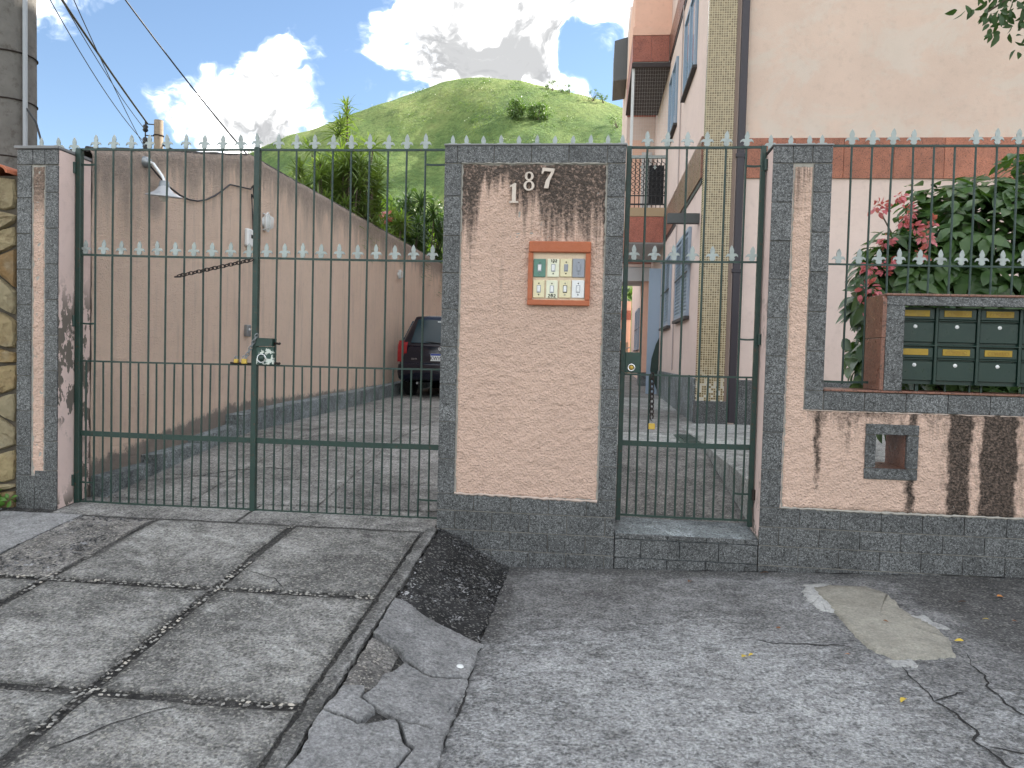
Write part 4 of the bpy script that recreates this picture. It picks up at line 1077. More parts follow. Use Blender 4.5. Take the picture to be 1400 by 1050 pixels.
def gooseneck():
    t = thing('wall_lamp', (-3.75, .75, 2.9), 'grey enamel gooseneck lamp with wide shade on the driveway wall', 'lamp')
    obj('wall_plate', MB().lathe([(0, .05), (.035, .048), (.045, .02), (.05, -.01)], (-3.75, 1.02, 2.955), (1, 0, 0), 16), steel, t)
    obj('arm', MB().tube([(-3.71, 1.02, 2.955), (-3.64, .97, 2.93), (-3.55, .88, 2.86), (-3.47, .80, 2.80), (-3.42, .745, 2.76), (-3.40, .725, 2.72)], .011, 8), white_pl, t)
    obj('socket', MB().lathe([(.0, .06), (.035, .058), (.042, .02), (.05, -.02)], (-3.4, .72, 2.67), (0, .1, 1), 18), steel, t)
    sh = MB().lathe([(.034, .05), (.05, .025), (.075, .0), (.134, -.026), (.138, -.034), (.132, -.034), (.06, -.008), (.03, .03)], (-3.4, .72, 2.645), (.08, -.12, 1), 32); obj('shade', sh, plain('enamel_grey', (.42, .43, .44), .4, .2, dirt=.4), t)
    obj('bulb', MB().lathe([(.0, -.075), (.025, -.068), (.036, -.045), (.032, -.02), (.016, .01)], (-3.4, .72, 2.645), (0, 0, 1), 16), plain('opal_glass', (.75, .73, .68), .2), t)
gooseneck()
def bulkhead(y, z, s, label):
    t = thing('bulkhead_lamp', (-3.74, y, z-s), label, 'lamp')
    obj('back_plate', MB().lathe([(0, .02), (.06*s/.1, .02), (.065*s/.1, 0)], (-3.745, y, z), (1, 0, 0), 16), white_pl, t)
    d = MB(); d.lathe([(.0, .075), (.03, .07), (.05, .045), (.056, .015)], (0, 0, 0), (1, 0, 0), 18); d.v = [(-3.74+x*s/.1, y+yy_*s/.1, z+zz_*1.9*s/.1) for x, yy_, zz_ in d.v]; obj('glass', d, plain('lamp_glass', (.6, .62, .6), .15), t)
    for k_ in (-.5, 0, .5): obj('guard_wire', MB().tube([(-3.74, y+k_*.1*s/.1, z-.10*s/.1), (-3.655, y+k_*.07*s/.1, z-.06*s/.1), (-3.65, y+k_*.07*s/.1, z+.06*s/.1), (-3.74, y+k_*.1*s/.1, z+.10*s/.1)], .006, 6), white_pl, t)
    obj('guard_ring', MB().torus((-3.70, y, z), 1, .008, n=18, m=6, frame=((0, .06*s/.1, 0), (0, 0, .115*s/.1))), white_pl, t)
bulkhead(3.34, 2.865, .092, 'white oval caged lamp on the driveway wall beside the gate stile'); bulkhead(9.33, 2.924, .075, 'small round caged lamp far along the driveway wall')
t = thing('meter_box', (-3.74, 2.92, 2.53), 'small white plastic box with dark window on the driveway wall', 'box')
obj('case', MB().cbox(-3.752, -3.70, 2.85, 2.99, 2.53, 2.72, .015), white_pl, t); obj('window', MB().box(-3.7005, -3.698, 2.92, 2.96, 2.62, 2.66), ink, t)
t = thing('push_switch', (-3.74, 2.93, 1.57), 'small grey switch box below the meter on the driveway wall', 'switch')
obj('case', MB().cbox(-3.752, -3.71, 2.885, 2.975, 1.565, 1.69, .006), steel, t); obj('button', MB().lathe([(0, .01), (.012, .008), (.014, 0)], (-3.7095, 2.93, 1.64), (1, 0, 0), 10), white_pl, t)
pts = [(-3.715, 1.05, 2.93)]+[(-3.725, 1.05+1.9*i/12, 2.93+(-.30*math.sin(math.pi*min(1, i/9))*.75+.22*(i/12))) for i in range(1, 13)]
tag(obj('lamp_cable', MB().tube(pts+[(-3.72, 2.99, 3.20), (-3.72, 3.02, 3.06), (-3.72, 2.96, 3.10), (-3.73, 3.01, 2.9), (-3.73, 3.03, 2.72)], .008, 6), black), 'black cable sagging along the driveway wall from the gooseneck lamp', 'cable')

# ------------------------------------------------------------------ stone wall and poles at the far left
swl = thing('stone_wall', (-5, .15, .2), 'yellowish rubble stone wall with clay tile coping beside the narrow pillar', 'wall')
stm, g, b = new_mat('rubble_stone'); p = g.pos(); r_ = g.rnd()
c = g.ramp(r_, [(0, (.36, .24, .11)), (.25, (.44, .33, .17)), (.5, (.40, .34, .22)), (.75, (.48, .38, .21)), (1, (.30, .18, .08))])
c = g.mix(g.sm(g.noise(p, 9, 6, .7), .45, .75, 0, .6), c, (.17, .10, .05)); c = g.mix(g.sm(g.noise(g.vadd(p, (4, 2, 1)), 5, 5), .5, .8, 0, .6), c, (.52, .48, .36))
setb(g, b, c, .95, g.bump(g.noise(p, 26, 9, .75), .05), spec=.15)
obj('core', MB().box(-6.5, -4.0765, .03, .30, -.3, 2.61), plain('dark_mortar', (.09, .075, .055), .95, bump=.01), swl)
z = .15; rs_ = random.Random(5); cols = []
gx = [-4.078]; 
while gx[-1] > -6.4: gx.append(gx[-1]-rs_.uniform(.10, .30))
nr = 13; P = {}
for i in range(len(gx)):
    for j in range(nr+1):
        jx = 0 if i == 0 else rs_.uniform(-.07, .07); P[(i, j)] = (gx[i]+jx, .12+2.49*j/nr+(rs_.uniform(-.10, .10) if 0 < j < nr else 0))
for i in range(len(gx)-1):
    for j in range(nr):
        if i % 2 == 0 and j % 3 == 1 and rs_.random() < .6 and False: continue
        q4 = [P[(i+1, j)], P[(i, j)], P[(i, j+1)], P[(i+1, j+1)]]; cx = sum(p_[0] for p_ in q4)/4; cz = sum(p_[1] for p_ in q4)/4
        out = []
        for a, b_ in zip(q4, q4[1:]+q4[:1]):
            for t_ in (0, .33, .67): 
                x_, z_ = a[0]+(b_[0]-a[0])*t_, a[1]+(b_[1]-a[1])*t_; s_ = .90+rs_.uniform(-.05, .05) if t_ else .82+rs_.uniform(-.06, .06); out.append((cx+(x_-cx)*s_, cz+(z_-cz)*s_))
        vs = []; n = len(out); bul = rs_.uniform(.018, .045)
        for s_, y_ in ((1.0, .04), (.985, -.0), (.92, -bul*.75), (.5, -bul)): vs += [(min(cx+(x_-cx)*s_, -4.0775), y_+.02+rs_.uniform(-.008, .008), cz+(z_-cz)*s_) for x_, z_ in out]
        vs.append((cx, .02-bul*1.05, cz)); fs = [(k_*n+i_, k_*n+(i_+1) % n, (k_+1)*n+(i_+1) % n, (k_+1)*n+i_) for k_ in range(3) for i_ in range(n)]+[(3*n+i_, 3*n+(i_+1) % n, 4*n) for i_ in range(n)]
        obj('stone', MB().add(vs, fs), stm, swl)
for i in range(9):
    x0 = -4.088-i*.26; m = MB(); n = 8; vs = []
    for yy_ in (-.06, .36):
        for k_ in range(n+1): a = math.pi*k_/n; vs.append((x0-.125+.12*math.cos(a), yy_, 2.612+.07*math.sin(a)))
        for k_ in range(n+1): a = math.pi*k_/n; vs.append((x0-.125+.105*math.cos(a), yy_, 2.612+.055*math.sin(a)))
    L = 2*(n+1); fs = [(k_, k_+1, L+k_+1, L+k_) for k_ in range(n)]+[(n+1+k_, L+n+1+k_, L+n+2+k_, n+2+k_) for k_ in range(n)]+[(k_, n+1+k_, n+2+k_, k_+1) for k_ in range(n)]
    obj('coping_tile', m.add(vs, fs), terra, swl)
pole = thing('utility_pole', (-4.73, .75, 0), 'thick weathered concrete utility pole with a pipe, behind the stone wall', 'utility pole')
obj('shaft', MB().tube([(-4.73, .75, -.1), (-4.73, .75, 3), (-4.73, .75, 8.2)], [.20, .185, .15], 20), pole_m, pole)
obj('conduit', MB().tube([(-4.525, .66, .3), (-4.53, .66, 3), (-4.55, .66, 7)], .018, 8), plain('conduit_grey', (.33, .35, .37), .5), pole)
for z in (2.9, 3.35, 3.72): obj('strap', MB().torus((-4.73, .75, z), .1865, .006, (0, 0, 1), n=24), rust, pole)
post = thing('service_post', (-7.8, 8, .8), 'short pale concrete post with insulators rising behind the driveway wall', 'post')
obj('shaft', MB().tube([(-7.80, 8, .5), (-7.80, 8, 5.44)], .077, 14), plain('post_concrete', (.34, .27, .20), .9, var=.3, dirt=.5), post)
obj('strap', MB().torus((-7.80, 8, 5.17), .08, .012, (0, 0, 1), n=18), rust, post)
for z in (5.36, 5.16): obj('bracket', MB().tube([(-7.86, 7.97, z), (-8.0, 7.93, z)], .010, 6), black, post)
for z in (5.28, 5.06, 4.93): obj('insulator', MB().lathe([(.0, .07), (.03, .06), (.05, .03), (.035, .0), (.05, -.03), (.03, -.06), (0, -.07)], (-8.0, 7.92, z), (0, 0, 1), 12), black, post)
obj('insulator_rod', MB().tube([(-8.0, 7.92, 5.4), (-8.0, 7.92, 4.5)], .012, 6), black, post)
def wire(pts, r, label, sag=.25):
    a, b_ = Vector(pts[0]), Vector(pts[1]); L = [a.lerp(b_, i/16)+Vector((0, 0, -sag*4*(i/16)*(1-i/16))) for i in range(17)]
    L.append(L[-1]+(L[-1]-L[-2])*18)      # carried on across the street
    tag(obj('overhead_wire', MB().tube(L, r, 6), black), label, 'wire', 'overhead wires from the street to the service post')
wire([(-7.97, 7.93, 5.37), (-4.85, .1, 5.35)], .016, 'thickest black overhead cable running down to the service post', .06)
wire([(-8.0, 7.92, 5.25), (-4.78, .3, 5.35)], .006, 'thin black wire to the upper insulator of the service post', .16)
wire([(-8.0, 7.92, 5.02), (-4.86, .4, 5.30)], .006, 'thin black wire to the middle insulator of the service post', .24)
wire([(-8.0, 7.92, 4.92), (-4.55, .3, 5.40)], .006, 'thin black wire to the lowest insulator of the service post', .10)
o = obj('overhead_wire', MB().tube([Vector((-3.78, 3.06, 3.50)).lerp(Vector((-5.2, 1.0, 5.98)), i/12)+Vector((0, 0, -.10*4*(i/12)*(1-i/12))) for i in range(13)]+[Vector((-8.4, -3.9, 12.2))], .0075, 6), black); tag(o, 'single black wire slanting down to the bend of the driveway wall', 'wire')
tag(obj('overhead_wire', MB().tube([(-7.75, 8.0, 5.02), (-7.0, 8.2, 4.72), (-5.9, 8.4, 4.2), (-5.2, 8.5, 3.4)], .016, 6), black), 'black cable leaving the post downward behind the driveway wall', 'wire')
tag(obj('hanging_cable', MB().tube([(-4.53, .66, 3.30), (-4.44, .66, 3.18), (-4.385, .66, 3.0), (-4.37, .6, 2.60)], .008, 6), black), 'short black cable drooping from the utility pole behind the narrow pillar', 'cable')

# ------------------------------------------------------------------ parked car
car_m, g, b = new_mat('car_paint'); setb(g, b, (.003, .004, .012), .25, spec=.4, Coat_Weight=.3, Coat_Roughness=.1)
glass, g, b = new_mat('car_glass'); setb(g, b, (.012, .03, .042), .10, spec=.35)
red_l, g, b = new_mat('tail_red'); setb(g, b, (.22, .008, .010), .2, spec=.5)
car = thing('parked_car', (-2.66, 10.2, .66), 'dark blue hatchback parked on the driveway behind the wide pillar, seen from the rear', 'car')
CX, CY, CZ = -2.66, 8.30, .655
def shell(secs, mat, name, closed=True, parent=car):
    """secs: list of (y, [(halfwidth, z), ...]) mirrored left-right"""
    vs = []; fs = []; n = None
    for y, pr in secs:
        ring = [(CX-hw, CY+y, CZ+z) for hw, z in pr]+[(CX+hw, CY+y, CZ+z) for hw, z in pr[::-1]]; n = len(ring); vs += ring
    for i in range(len(secs)-1):
        for k_ in range(n-1): fs.append((i*n+k_, (i+1)*n+k_, (i+1)*n+k_+1, i*n+k_+1))
    fs += [tuple(range(n)), tuple(range((len(secs)-1)*n, len(secs)*n))[::-1]]
    return obj(name, MB().add(vs, fs, True), mat, parent)
def bs_(w_, lo, belt): return [(w_*.80, lo), (w_*.93, lo+.05), (w_*.98, lo+.2), (w_, lo+.42), (w_*.985, belt-.10), (w_*.95, belt)]
shell([(.0, bs_(.70, .30, .70)), (.05, bs_(.755, .26, .88)), (.15, bs_(.80, .24, .93)), (.5, bs_(.815, .22, .95)), (1.5, bs_(.815, .20, .93)), (2.5, bs_(.81, .20, .91)), (3.0, bs_(.80, .22, .86)), (3.5, bs_(.76, .24, .76)), (3.72, bs_(.66, .28, .60))], car_m, 'body')
def rf_(w0, z0, w1, z1): return [(w0, z0), (w0*.985, z0+(z1-z0)*.35), (w1*1.04, z0+(z1-z0)*.82), (w1*.96, z1-.012), (w1*.6, z1)]
shell([(.09, rf_(.72, .90, .70, .93)), (.22, rf_(.74, .92, .62, 1.20)), (.34, rf_(.75, .92, .575, 1.44)), (.5, rf_(.75, .92, .575, 1.465)), (1.3, rf_(.75, .92, .58, 1.475)), (1.9, rf_(.75, .92, .57, 1.43)), (2.65, rf_(.74, .88, .68, .92))], car_m, 'cabin')
def quad(name, pts, mat, parent=car, th=.006):
    P_ = [Vector(p_) for p_ in pts]; nrm = (P_[1]-P_[0]).cross(P_[2]-P_[0]).normalized(); vs = P_+[p_-nrm*th for p_ in P_]; n = len(P_)
    return obj(name, MB().add(vs, [tuple(range(n)), tuple(range(2*n-1, n-1, -1))]+[(i, (i+1) % n, (i+1) % n+n, i+n) for i in range(n)]), mat, parent)
quad('rear_window', [(CX-.58, CY+.082, CZ+.965), (CX+.58, CY+.082, CZ+.965), (CX+.50, CY+.285, CZ+1.385), (CX-.50, CY+.285, CZ+1.385)], glass, th=.02)
obj('high_brake_light', MB().cbox(CX-.14, CX+.14, CY+.255, CY+.275, CZ+1.335, CZ+1.36, .004), plain('grey_lens', (.55, .6, .62), .3), car)
for s_ in (-1, 1):
    quad('side_window', [(CX+s_*.772, CY+.36, CZ+1.0), (CX+s_*.765, CY+1.15, CZ+.98), (CX+s_*.625, CY+1.15, CZ+1.38), (CX+s_*.63, CY+.50, CZ+1.36)], glass, th=.03)
    quad('side_window', [(CX+s_*.765, CY+1.2, CZ+.98), (CX+s_*.765, CY+2.15, CZ+.96), (CX+s_*.625, CY+1.85, CZ+1.33), (CX+s_*.622, CY+1.2, CZ+1.385)], glass, th=.03)
    m = MB(); 
    prof = [(-.02, .66), (.015, .62), (.02, .80), (.05, .92), (.15, 1.0), (.17, .92), (.14, .74), (.10, .64)]
    m.prism([(CY+a, CZ+b_) for a, b_ in prof[1:]], CX+s_*.64, CX+s_*.806, 'YZ'); obj('tail_light', m, red_l, car)
    for yw in (.62, 3.05):
        wh = obj('wheel', MB().lathe([(.0, -.075), (.17, -.08), (.185, -.09), (.27, -.085), (.285, -.06), (.285, .06), (.27, .085), (.0, .08)], (CX+s_*.70, CY+yw, CZ+.285), (s_, 0, 0), 28), rubber, car)
        obj('rim', MB().lathe([(.0, .083), (.05, .092), (.12, .086), (.178, .096)], (CX+s_*.70, CY+yw, CZ+.285), (s_, 0, 0), 20), steel, wh)
    obj('door_mirror', MB().cbox(CX+s_*.82-.06, CX+s_*.82+.06, CY+2.15, CY+2.23, CZ+.95, CZ+1.06, .02), car_m, car)
bp = shell([(-.085, [(.60, .33), (.70, .37), (.74, .44), (.72, .55), (.66, .58)]), (-.03, [(.66, .28), (.765, .33), (.79, .44), (.775, .57), (.70, .605)]), (.16, [(.70, .26), (.79, .30), (.825, .44), (.81, .58), (.72, .62)])], car_m, 'rear_bumper')
pl = obj('number_plate', MB().cbox(CX-.20, CX+.20, CY-.022, CY-.004, CZ+.645, CZ+.775, .004), white_pl, car)
obj('plate_band', MB().box(CX-.196, CX+.196, CY-.0235, CY-.0221, CZ+.742, CZ+.773), plain('plate_blue', (.02, .05, .30), .4), pl)
o = place('plate_characters', text_mesh('KWW1', .098, .001, ink, 'plate_characters'), pl, (CX-.075, CY-.0235, CZ+.662)); o.rotation_euler = (math.pi/2, 0, 0); o.scale = (.82, 1, 1)
m = MB(); m.torus((CX+.0, CY+.012, CZ+.865), 1, .008, n=24, m=6, frame=((.065, 0, 0), (0, 0, .042))); em = obj('emblem', m, chrome, car)
obj('emblem_bar', MB().prism([(CX-.05, CZ+.855), (CX+.04, CZ+.855), (CX+.05, CZ+.875), (CX-.04, CZ+.875)], CY-.002, CY+.016).prism([(CX-.02, CZ+.838), (CX+.014, CZ+.838), (CX+.02, CZ+.892), (CX-.014, CZ+.892)], CY-.001, CY+.015), chrome, em)
o = place('badge_lettering', text_mesh('CELTA', .035, .001, chrome, 'badge_lettering'), car, (CX-.50, CY+.0, CZ+.665)); o.rotation_euler = (math.pi/2, 0, 0)
obj('exhaust', MB().tube([(CX-.42, CY-.06, CZ+.25), (CX-.42, CY+.4, CZ+.25)], .022, 8), steel, car)
obj('wiper', MB().tube([(CX, CY+.07, CZ+.955), (CX-.3, CY+.085, CZ+.99)], .008, 6), black, car)

# ------------------------------------------------------------------ apartment building
FY, SX = 5.33, 1.37
bld = thing('apartment_building', (9, 14, .6), 'pink apartment block with reddish stone bands, mosaic corner strip and balconies', 'building')
def st_patchy(g, p):
    X, Y, Z = g.xyz(p)
    f = g.math('MULTIPLY', g.sm(g.noise(g.vmul(p, (1, 1, 1.3)), 1.15, 7, .72, .5), .47, .60), .55)
    lowp = g.math('MULTIPLY', g.sm(Z, 4.9, 4.38), g.sm(g.noise(p, 3.0, 6, .7), .40, .6)); f = g.math('MAXIMUM', f, g.math('MULTIPLY', lowp, .7))
    return f, g.mix(g.noise(g.vadd(p, (5, 0, 2)), 2.2, 5, .6), (.55, .50, .42), (.66, .58, .52))


wall_front = pink_render('wall_cream', (.63, .485, .40), st_patchy, coarse=False, seed=17)
wall_side = pink_render('wall_pale_pink', (.66, .53, .47), None, coarse=False, seed=23)
wall_bal = pink_render('wall_salmon', (.74, .47, .36), None, coarse=False, seed=29)
grey_in = plain('pale_grey', (.55, .55, .55), .9)  # even pale grey of the balcony ceiling and wing parts
obj('front_wall', MB().box(1.55, 20, FY+.09, FY+.6, 3.86, 9.75), wall_front, bld)
obj('front_wall', MB().box(1.55, 20, FY+.09, FY+.6, .3, 3.859), wall_side, bld)
obj('side_wall', MB().box(SX, SX+.5, FY+.03, 24, .3, 9.75), wall_side, bld)
obj('roof_slab', MB().box(SX+.55, 20, FY+.65, 26, 8.3, 8.6), conc_kerb, bld)
obj('back_wall', MB().box(19.5, 20, FY+.65, 26, .3, 9.7), wall_side, bld)
# mosaic corner strip
mos, g, b = new_mat('mosaic_tile'); p = g.pos(); X, Y, Z = g.xyz(p)
pv = g.comb(X, Z, 0.0); P_ = .0305
cell = g.node('ShaderNodeVectorMath', dict(operation='FLOOR'), _0=g.vmul(pv, (1/P_, 1/P_, 1))).outputs[0]
rc = g.xyz(g.node('ShaderNodeTexWhiteNoise', dict(noise_dimensions='3D'), Vector=cell).outputs['Color'])[0]
fx = g.math('FRACT', g.math('DIVIDE', X, P_)); fz = g.math('FRACT', g.math('DIVIDE', Z, P_))
joint = g.math('MAXIMUM', g.math('MAXIMUM', g.math('LESS_THAN', fx, .20), g.math('LESS_THAN', fz, .20)), 0.0)
tcol = g.ramp(rc, [(0, (.14, .10, .05)), (.5, (.21, .16, .09)), (1, (.30, .23, .13))])
miss = g.math('MULTIPLY', g.math('GREATER_THAN', rc, .55), g.sm(Z, 1.45, .95)); tcol = g.mix(miss, tcol, (.5, .48, .42))
setb(g, b, g.mix(joint, tcol, (.50, .43, .29)), g.mix(joint, (.25,)*3, (.9,)*3), g.bump(g.math('SUBTRACT', 1.0, joint), .003, .6))
obj('mosaic_strip', MB().box(SX-.004, SX+.355, FY, FY+.12, .90, 9.74), mos, bld)
obj('corner_return', MB().box(SX+.3555, SX+.40, FY+.008, FY+.12, .90, 9.74), plain('brown_render', (.20, .145, .115), .8), bld)
obj('plinth_stone', MB().cbox(SX-.02, SX+.40, FY-.02, FY+.10, .45, .899, .004), gran, bld)
obj('plinth_stone', MB().cbox(SX+.42, 20, FY+.06, FY+.085, .45, 1.19, .004), gran, bld)
for i in range(6): obj('plinth_stone', MB().cbox(SX-.03, SX-.003, FY+.11+i*.98, FY+.11+i*.98+.975, .45, .90, .003), conc_kerb, bld); obj('plinth_stone', MB().cbox(SX-.028, SX-.003, FY+.11+i*.98, FY+.11+i*.98+.975, .903, 1.20, .003), conc_kerb, bld)
pm = plain('downpipe_paint', (.035, .028, .035), .45)
dp = obj('downpipe', MB().cbox(SX+.415, SX+.515, FY+.0, FY+.085, .62, 9.7, .012), pm, bld)
for z in (2.6, 4.1, 6.2, 8.9): obj('pipe_clip', MB().cbox(SX+.40, SX+.535, FY-.006, FY+.086, z, z+.05, .004), pm, dp)
for a in range(16):
    x0 = SX+.54+a*.62
    for zb, zt2 in ((3.845, 4.365), (7.45, 7.98)): obj('band_stone', MB().cbox(x0, x0+.616, FY+.065, FY+.088, zb, zt2, .003), gran_red, bld)
for a in range(9):
    y0 = FY+.13+a*.605
    for zb, zt2 in ((3.86, 4.41), (7.46, 7.98)): obj('band_stone', MB().cbox(SX-.03, SX-.002, y0, y0+.602, zb, zt2, .003), gran_brown, bld)
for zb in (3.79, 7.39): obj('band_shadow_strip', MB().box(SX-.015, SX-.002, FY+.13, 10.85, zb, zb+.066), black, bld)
# shutters and windows on the side wall
sh_m = plain('blue_grey_shutter', (.30, .37, .45), .5, dirt=.15); wgl, g, b = new_mat('window_glass'); setb(g, b, (.20, .30, .40), .12, spec=.8); sill_m = plain('dark_sill', (.05, .045, .045), .7)
def window(y0, y1, z0, z1, lou):
    wd = obj('window', MB().box(SX-.020, SX-.002, y0, y1, z0, z1), wgl if not lou else sh_m, bld)
    for a, b_ in ((y0, y0+.05), (y1-.05, y1), ((y0+y1)/2-.03, (y0+y1)/2+.03)): obj('frame', MB().box(SX-.045, SX-.0205, a, b_, z0, z1), sh_m, wd)
    for zz_ in (z0, z1-.05): obj('frame', MB().box(SX-.044, SX-.0205, y0+.051, y1-.051, zz_, zz_+.05), sh_m, wd)
    if lou:
        n = int((z1-z0-.1)/.055)
        m = MB()
        for i in range(n):
            z = z0+.06+i*.055; m.add([(SX-.042, y0+.05, z), (SX-.042, y1-.05, z), (SX-.022, y1-.05, z+.045), (SX-.022, y0+.05, z+.045)], [(0, 1, 2, 3)])
        s_ = obj('louvres', m, sh_m, wd, fix=False)
        obj('bar', MB().box(SX-.056, SX-.0455, y0, y1, (z0+z1)/2-.01, (z0+z1)/2+.012), black, wd)
    obj('sill', MB().box(SX-.07, SX-.002, y0-.05, y1+.05, z0-.045, z0-.002), sill_m, wd)
for a, b_, c, d, l in [(6.43, 8.15, 2.085, 3.38, 1), (9.17, 10.8, 2.06, 3.38, 1), (6.52, 7.98, 5.73, 6.95, 0), (9.2, 10.6, 5.70, 6.90, 0), (16.4, 18.2, 1.72, 3.0, 1), (18.9, 20.8, 1.72, 3.0, 1)]: window(a, b_, c, d, l)
# drain streak cable conduit and small fittings on the wall
obj('wall_pipe', MB().tube([(SX-.02, 8.45, 1.25), (SX-.02, 8.45, 9.7)], .012, 6), plain('pink_pipe', (.42, .36, .34), .7), bld)
# short dark lintel with grille and blue door leaf beyond
obj('lintel', MB().box(.945, SX-.003, 5.60, 5.72, 3.29, 3.42), plain('lintel_grey', (.07, .075, .075), .7), bld)
for i in range(5): obj('grille_bar', MB().box(.93, SX-.003, 6.2+i*.05, 6.22+i*.05, 2.83, 2.845), steel, bld)
bdoor = obj('blue_door', MB().box(1.12, SX-.003, 11.45, 11.50, .64, 3.35), plain('pale_blue_paint', (.33, .42, .52), .6), bld)
m = MB(); m.prism([(1.30, .9), (1.368, .75), (1.368, 1.9), (1.30, 1.75), (1.22, 1.45), (1.20, 1.2), (1.24, 1.02)], 11.40, 11.445); obj('green_plate', m, green, bdoor)
obj('pilaster', MB().box(1.17, SX-.003, 14.7, 15.2, 1.1, 3.5), wall_bal, bld); obj('pilaster', MB().box(1.15, SX-.003, 14.68, 15.22, .5, 1.09), conc_kerb, bld)
# balconies
redp = granite('red_panel', .26, .33, .40, (1.0, .33, .22), .5)
def balcony(y0, y1, x0, zfloor, rails, parent=bld):
    z = zfloor
    bal = obj('balcony', MB().box(x0, SX-.002, y0, y1, z-.72, z-.02), plain_pink if False else grey_in, parent)
    n = 2; w_ = (SX-.034-x0)/n
    for i in range(n): obj('band_panel', MB().cbox(x0+i*w_, x0+(i+1)*w_-.004, y0-.022, y0-.002, z-.70, z-.18, .003), redp, bal)
    obj('slab_edge', MB().box(x0-.03, SX-.003, y0-.03, y1, z-.175, z+.0), (wall_bal if not rails else (plain('tan_slab', (.42, .31, .19), .8) if 'tan_slab' not in MT else MT['tan_slab'])), bal)
    m_ = int((y1-y0)/.6)
    for i in range(m_): obj('band_panel', MB().cbox(x0-.024, x0-.002, y0+i*(y1-y0)/m_, y0+(i+1)*(y1-y0)/m_-.004, z-.70, z-.18, .003), redp, bal)
    if rails:
        obj('top_rail', MB().box(x0-.02, SX-.003, y0-.01, y0+.05, z+1.0, z+1.06), alu, bal); obj('top_rail', MB().box(x0-.02, x0+.04, y0+.051, y1, z+1.0, z+1.06), alu, bal)
        obj('bottom_rail', MB().box(x0, SX-.003, y0, y0+.03, z+.06, z+.09), black, bal); obj('mid_rail', MB().box(x0, SX-.003, y0, y0+.03, z+.24, z+.26), black, bal)
        nb = 8
        for i in range(nb+1):
            x = x0+.02+(SX-x0-.05)*i/nb; obj('baluster', MB().tube([(x, y0+.015, z+.0), (x, y0+.015, z+1.0)], .010, 6), black, bal)
        for i in range(nb):
            x = x0+.02+(SX-x0-.05)*(i+.5)/nb; m = MB()
            m.tube([(x+.036*math.sin(q_*.9), y0+.004+.004*math.sin(q_*2.1), z+.28+q_*.0165) for q_ in range(42)], .007, 5)
            obj('scroll', m, black, bal)
        for i in (2, 5): o = place('finial', fin_mesh, bal, (x0+.02+(SX-x0-.05)*(i+.5)/nb, y0-.005, z+.78))
    else:
        obj('parapet', MB().box(x0, SX-.003, y0, y0+.12, z+.001, z+1.1), wall_bal, bal); obj('parapet', MB().box(x0, x0+.12, y0+.121, y1, z+.001, z+1.1), wall_bal, bal)
    return bal
balcony(10.9, 14.0, .63, 4.51, True); balcony(10.9, 14.0, .63, 8.14, False)
obj('balcony_rug', MB().cbox(1.02, 1.33, 11.1, 11.13, 4.62, 5.42, .01), black, bld)
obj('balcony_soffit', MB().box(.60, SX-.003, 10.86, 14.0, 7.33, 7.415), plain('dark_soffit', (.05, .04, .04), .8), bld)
obj('balcony_post', MB().box(.605, .66, 10.95, 11.0, 4.52, 7.33), white_pl, bld)
# far wing
obj('rear_wing', MB().box(.66, SX-.003, 14.6, 19, 3.75, 10.2), wall_side, bld)
for z in (4.55, 8.2): obj('band_panel', MB().cbox(.655, SX-.004, 14.575, 14.598, z-.72, z-.2, .003), redp, bld)
obj('wing_wall', MB().box(.70, 1.2, 14.585, 14.599, 4.6, 6.9), wall_bal, bld); obj('wing_door', MB().box(1.05, 1.3, 14.57, 14.584, 4.5, 6.6), grey_in, bld)
obj('awning', MB().prism([(.655, 8.85), (.655, 9.95), (.31, 9.85), (.31, 8.80)], 15.8, 17.4), plain('awning_grey', (.10, .105, .11), .6), bld)
obj('wing_beam', MB().box(.68, SX-.003, 14.62, 16, 3.40, 3.745), grey_in, bld)
# net in front of the balcony opening
m = MB()
for i in range(14):
    m.tube([(.66+i*.05, 10.93, 5.6), (.66+i*.05+.02, 10.93, 7.33)], .0009, 4, cap=False)
for i in range(24): m.tube([(.64, 10.93, 5.62+i*.072), (1.36, 10.93, 5.62+i*.072)], .0009, 4, cap=False)
obj('safety_net', m, white_pl, bld, fix=False)['kind'] = 'stuff'
rb = thing('rear_building', (-1, 25.5, .5), 'low pinkish building with a red band closing the end of the passage', 'building')
obj('wall', MB().box(-8, 1.36, 24.3, 27, .3, 3.6), wall_bal, rb); obj('band', MB().box(-8, 1.359, 24.27, 24.298, 2.9, 3.25), redp, rb); obj('window', MB().box(.93, 1.12, 24.27, 24.299, 2.1, 2.55), sh_m, rb)
obj('shutter_gate', MB().box(.4, 1.28, 24.26, 24.299, .7, 2.05), wood, rb)
t = thing('motorcycle', (1.0, 22.6, .88), 'small dark motorcycle parked at the end of the passage', 'motorcycle')
for yy_ in (22.2, 23.35): obj('wheel', MB().torus((1.0, yy_, 1.16), .25, .05, (1, 0, 0), n=20), rubber, t)
obj('body', MB().prism([(22.1, 1.35), (22.6, 1.5), (23.0, 1.62), (23.3, 1.75), (23.2, 1.45), (22.9, 1.15), (22.5, 1.15)], .90, 1.10, 'YZ'), black, t); obj('handlebar', MB().tube([(.7, 23.15, 1.85), (1.0, 23.25, 1.75), (1.3, 23.15, 1.85)], .02, 6), steel, t); obj('seat', MB().cbox(.88, 1.12, 22.05, 22.75, 1.5, 1.6, .03), rubber, t)

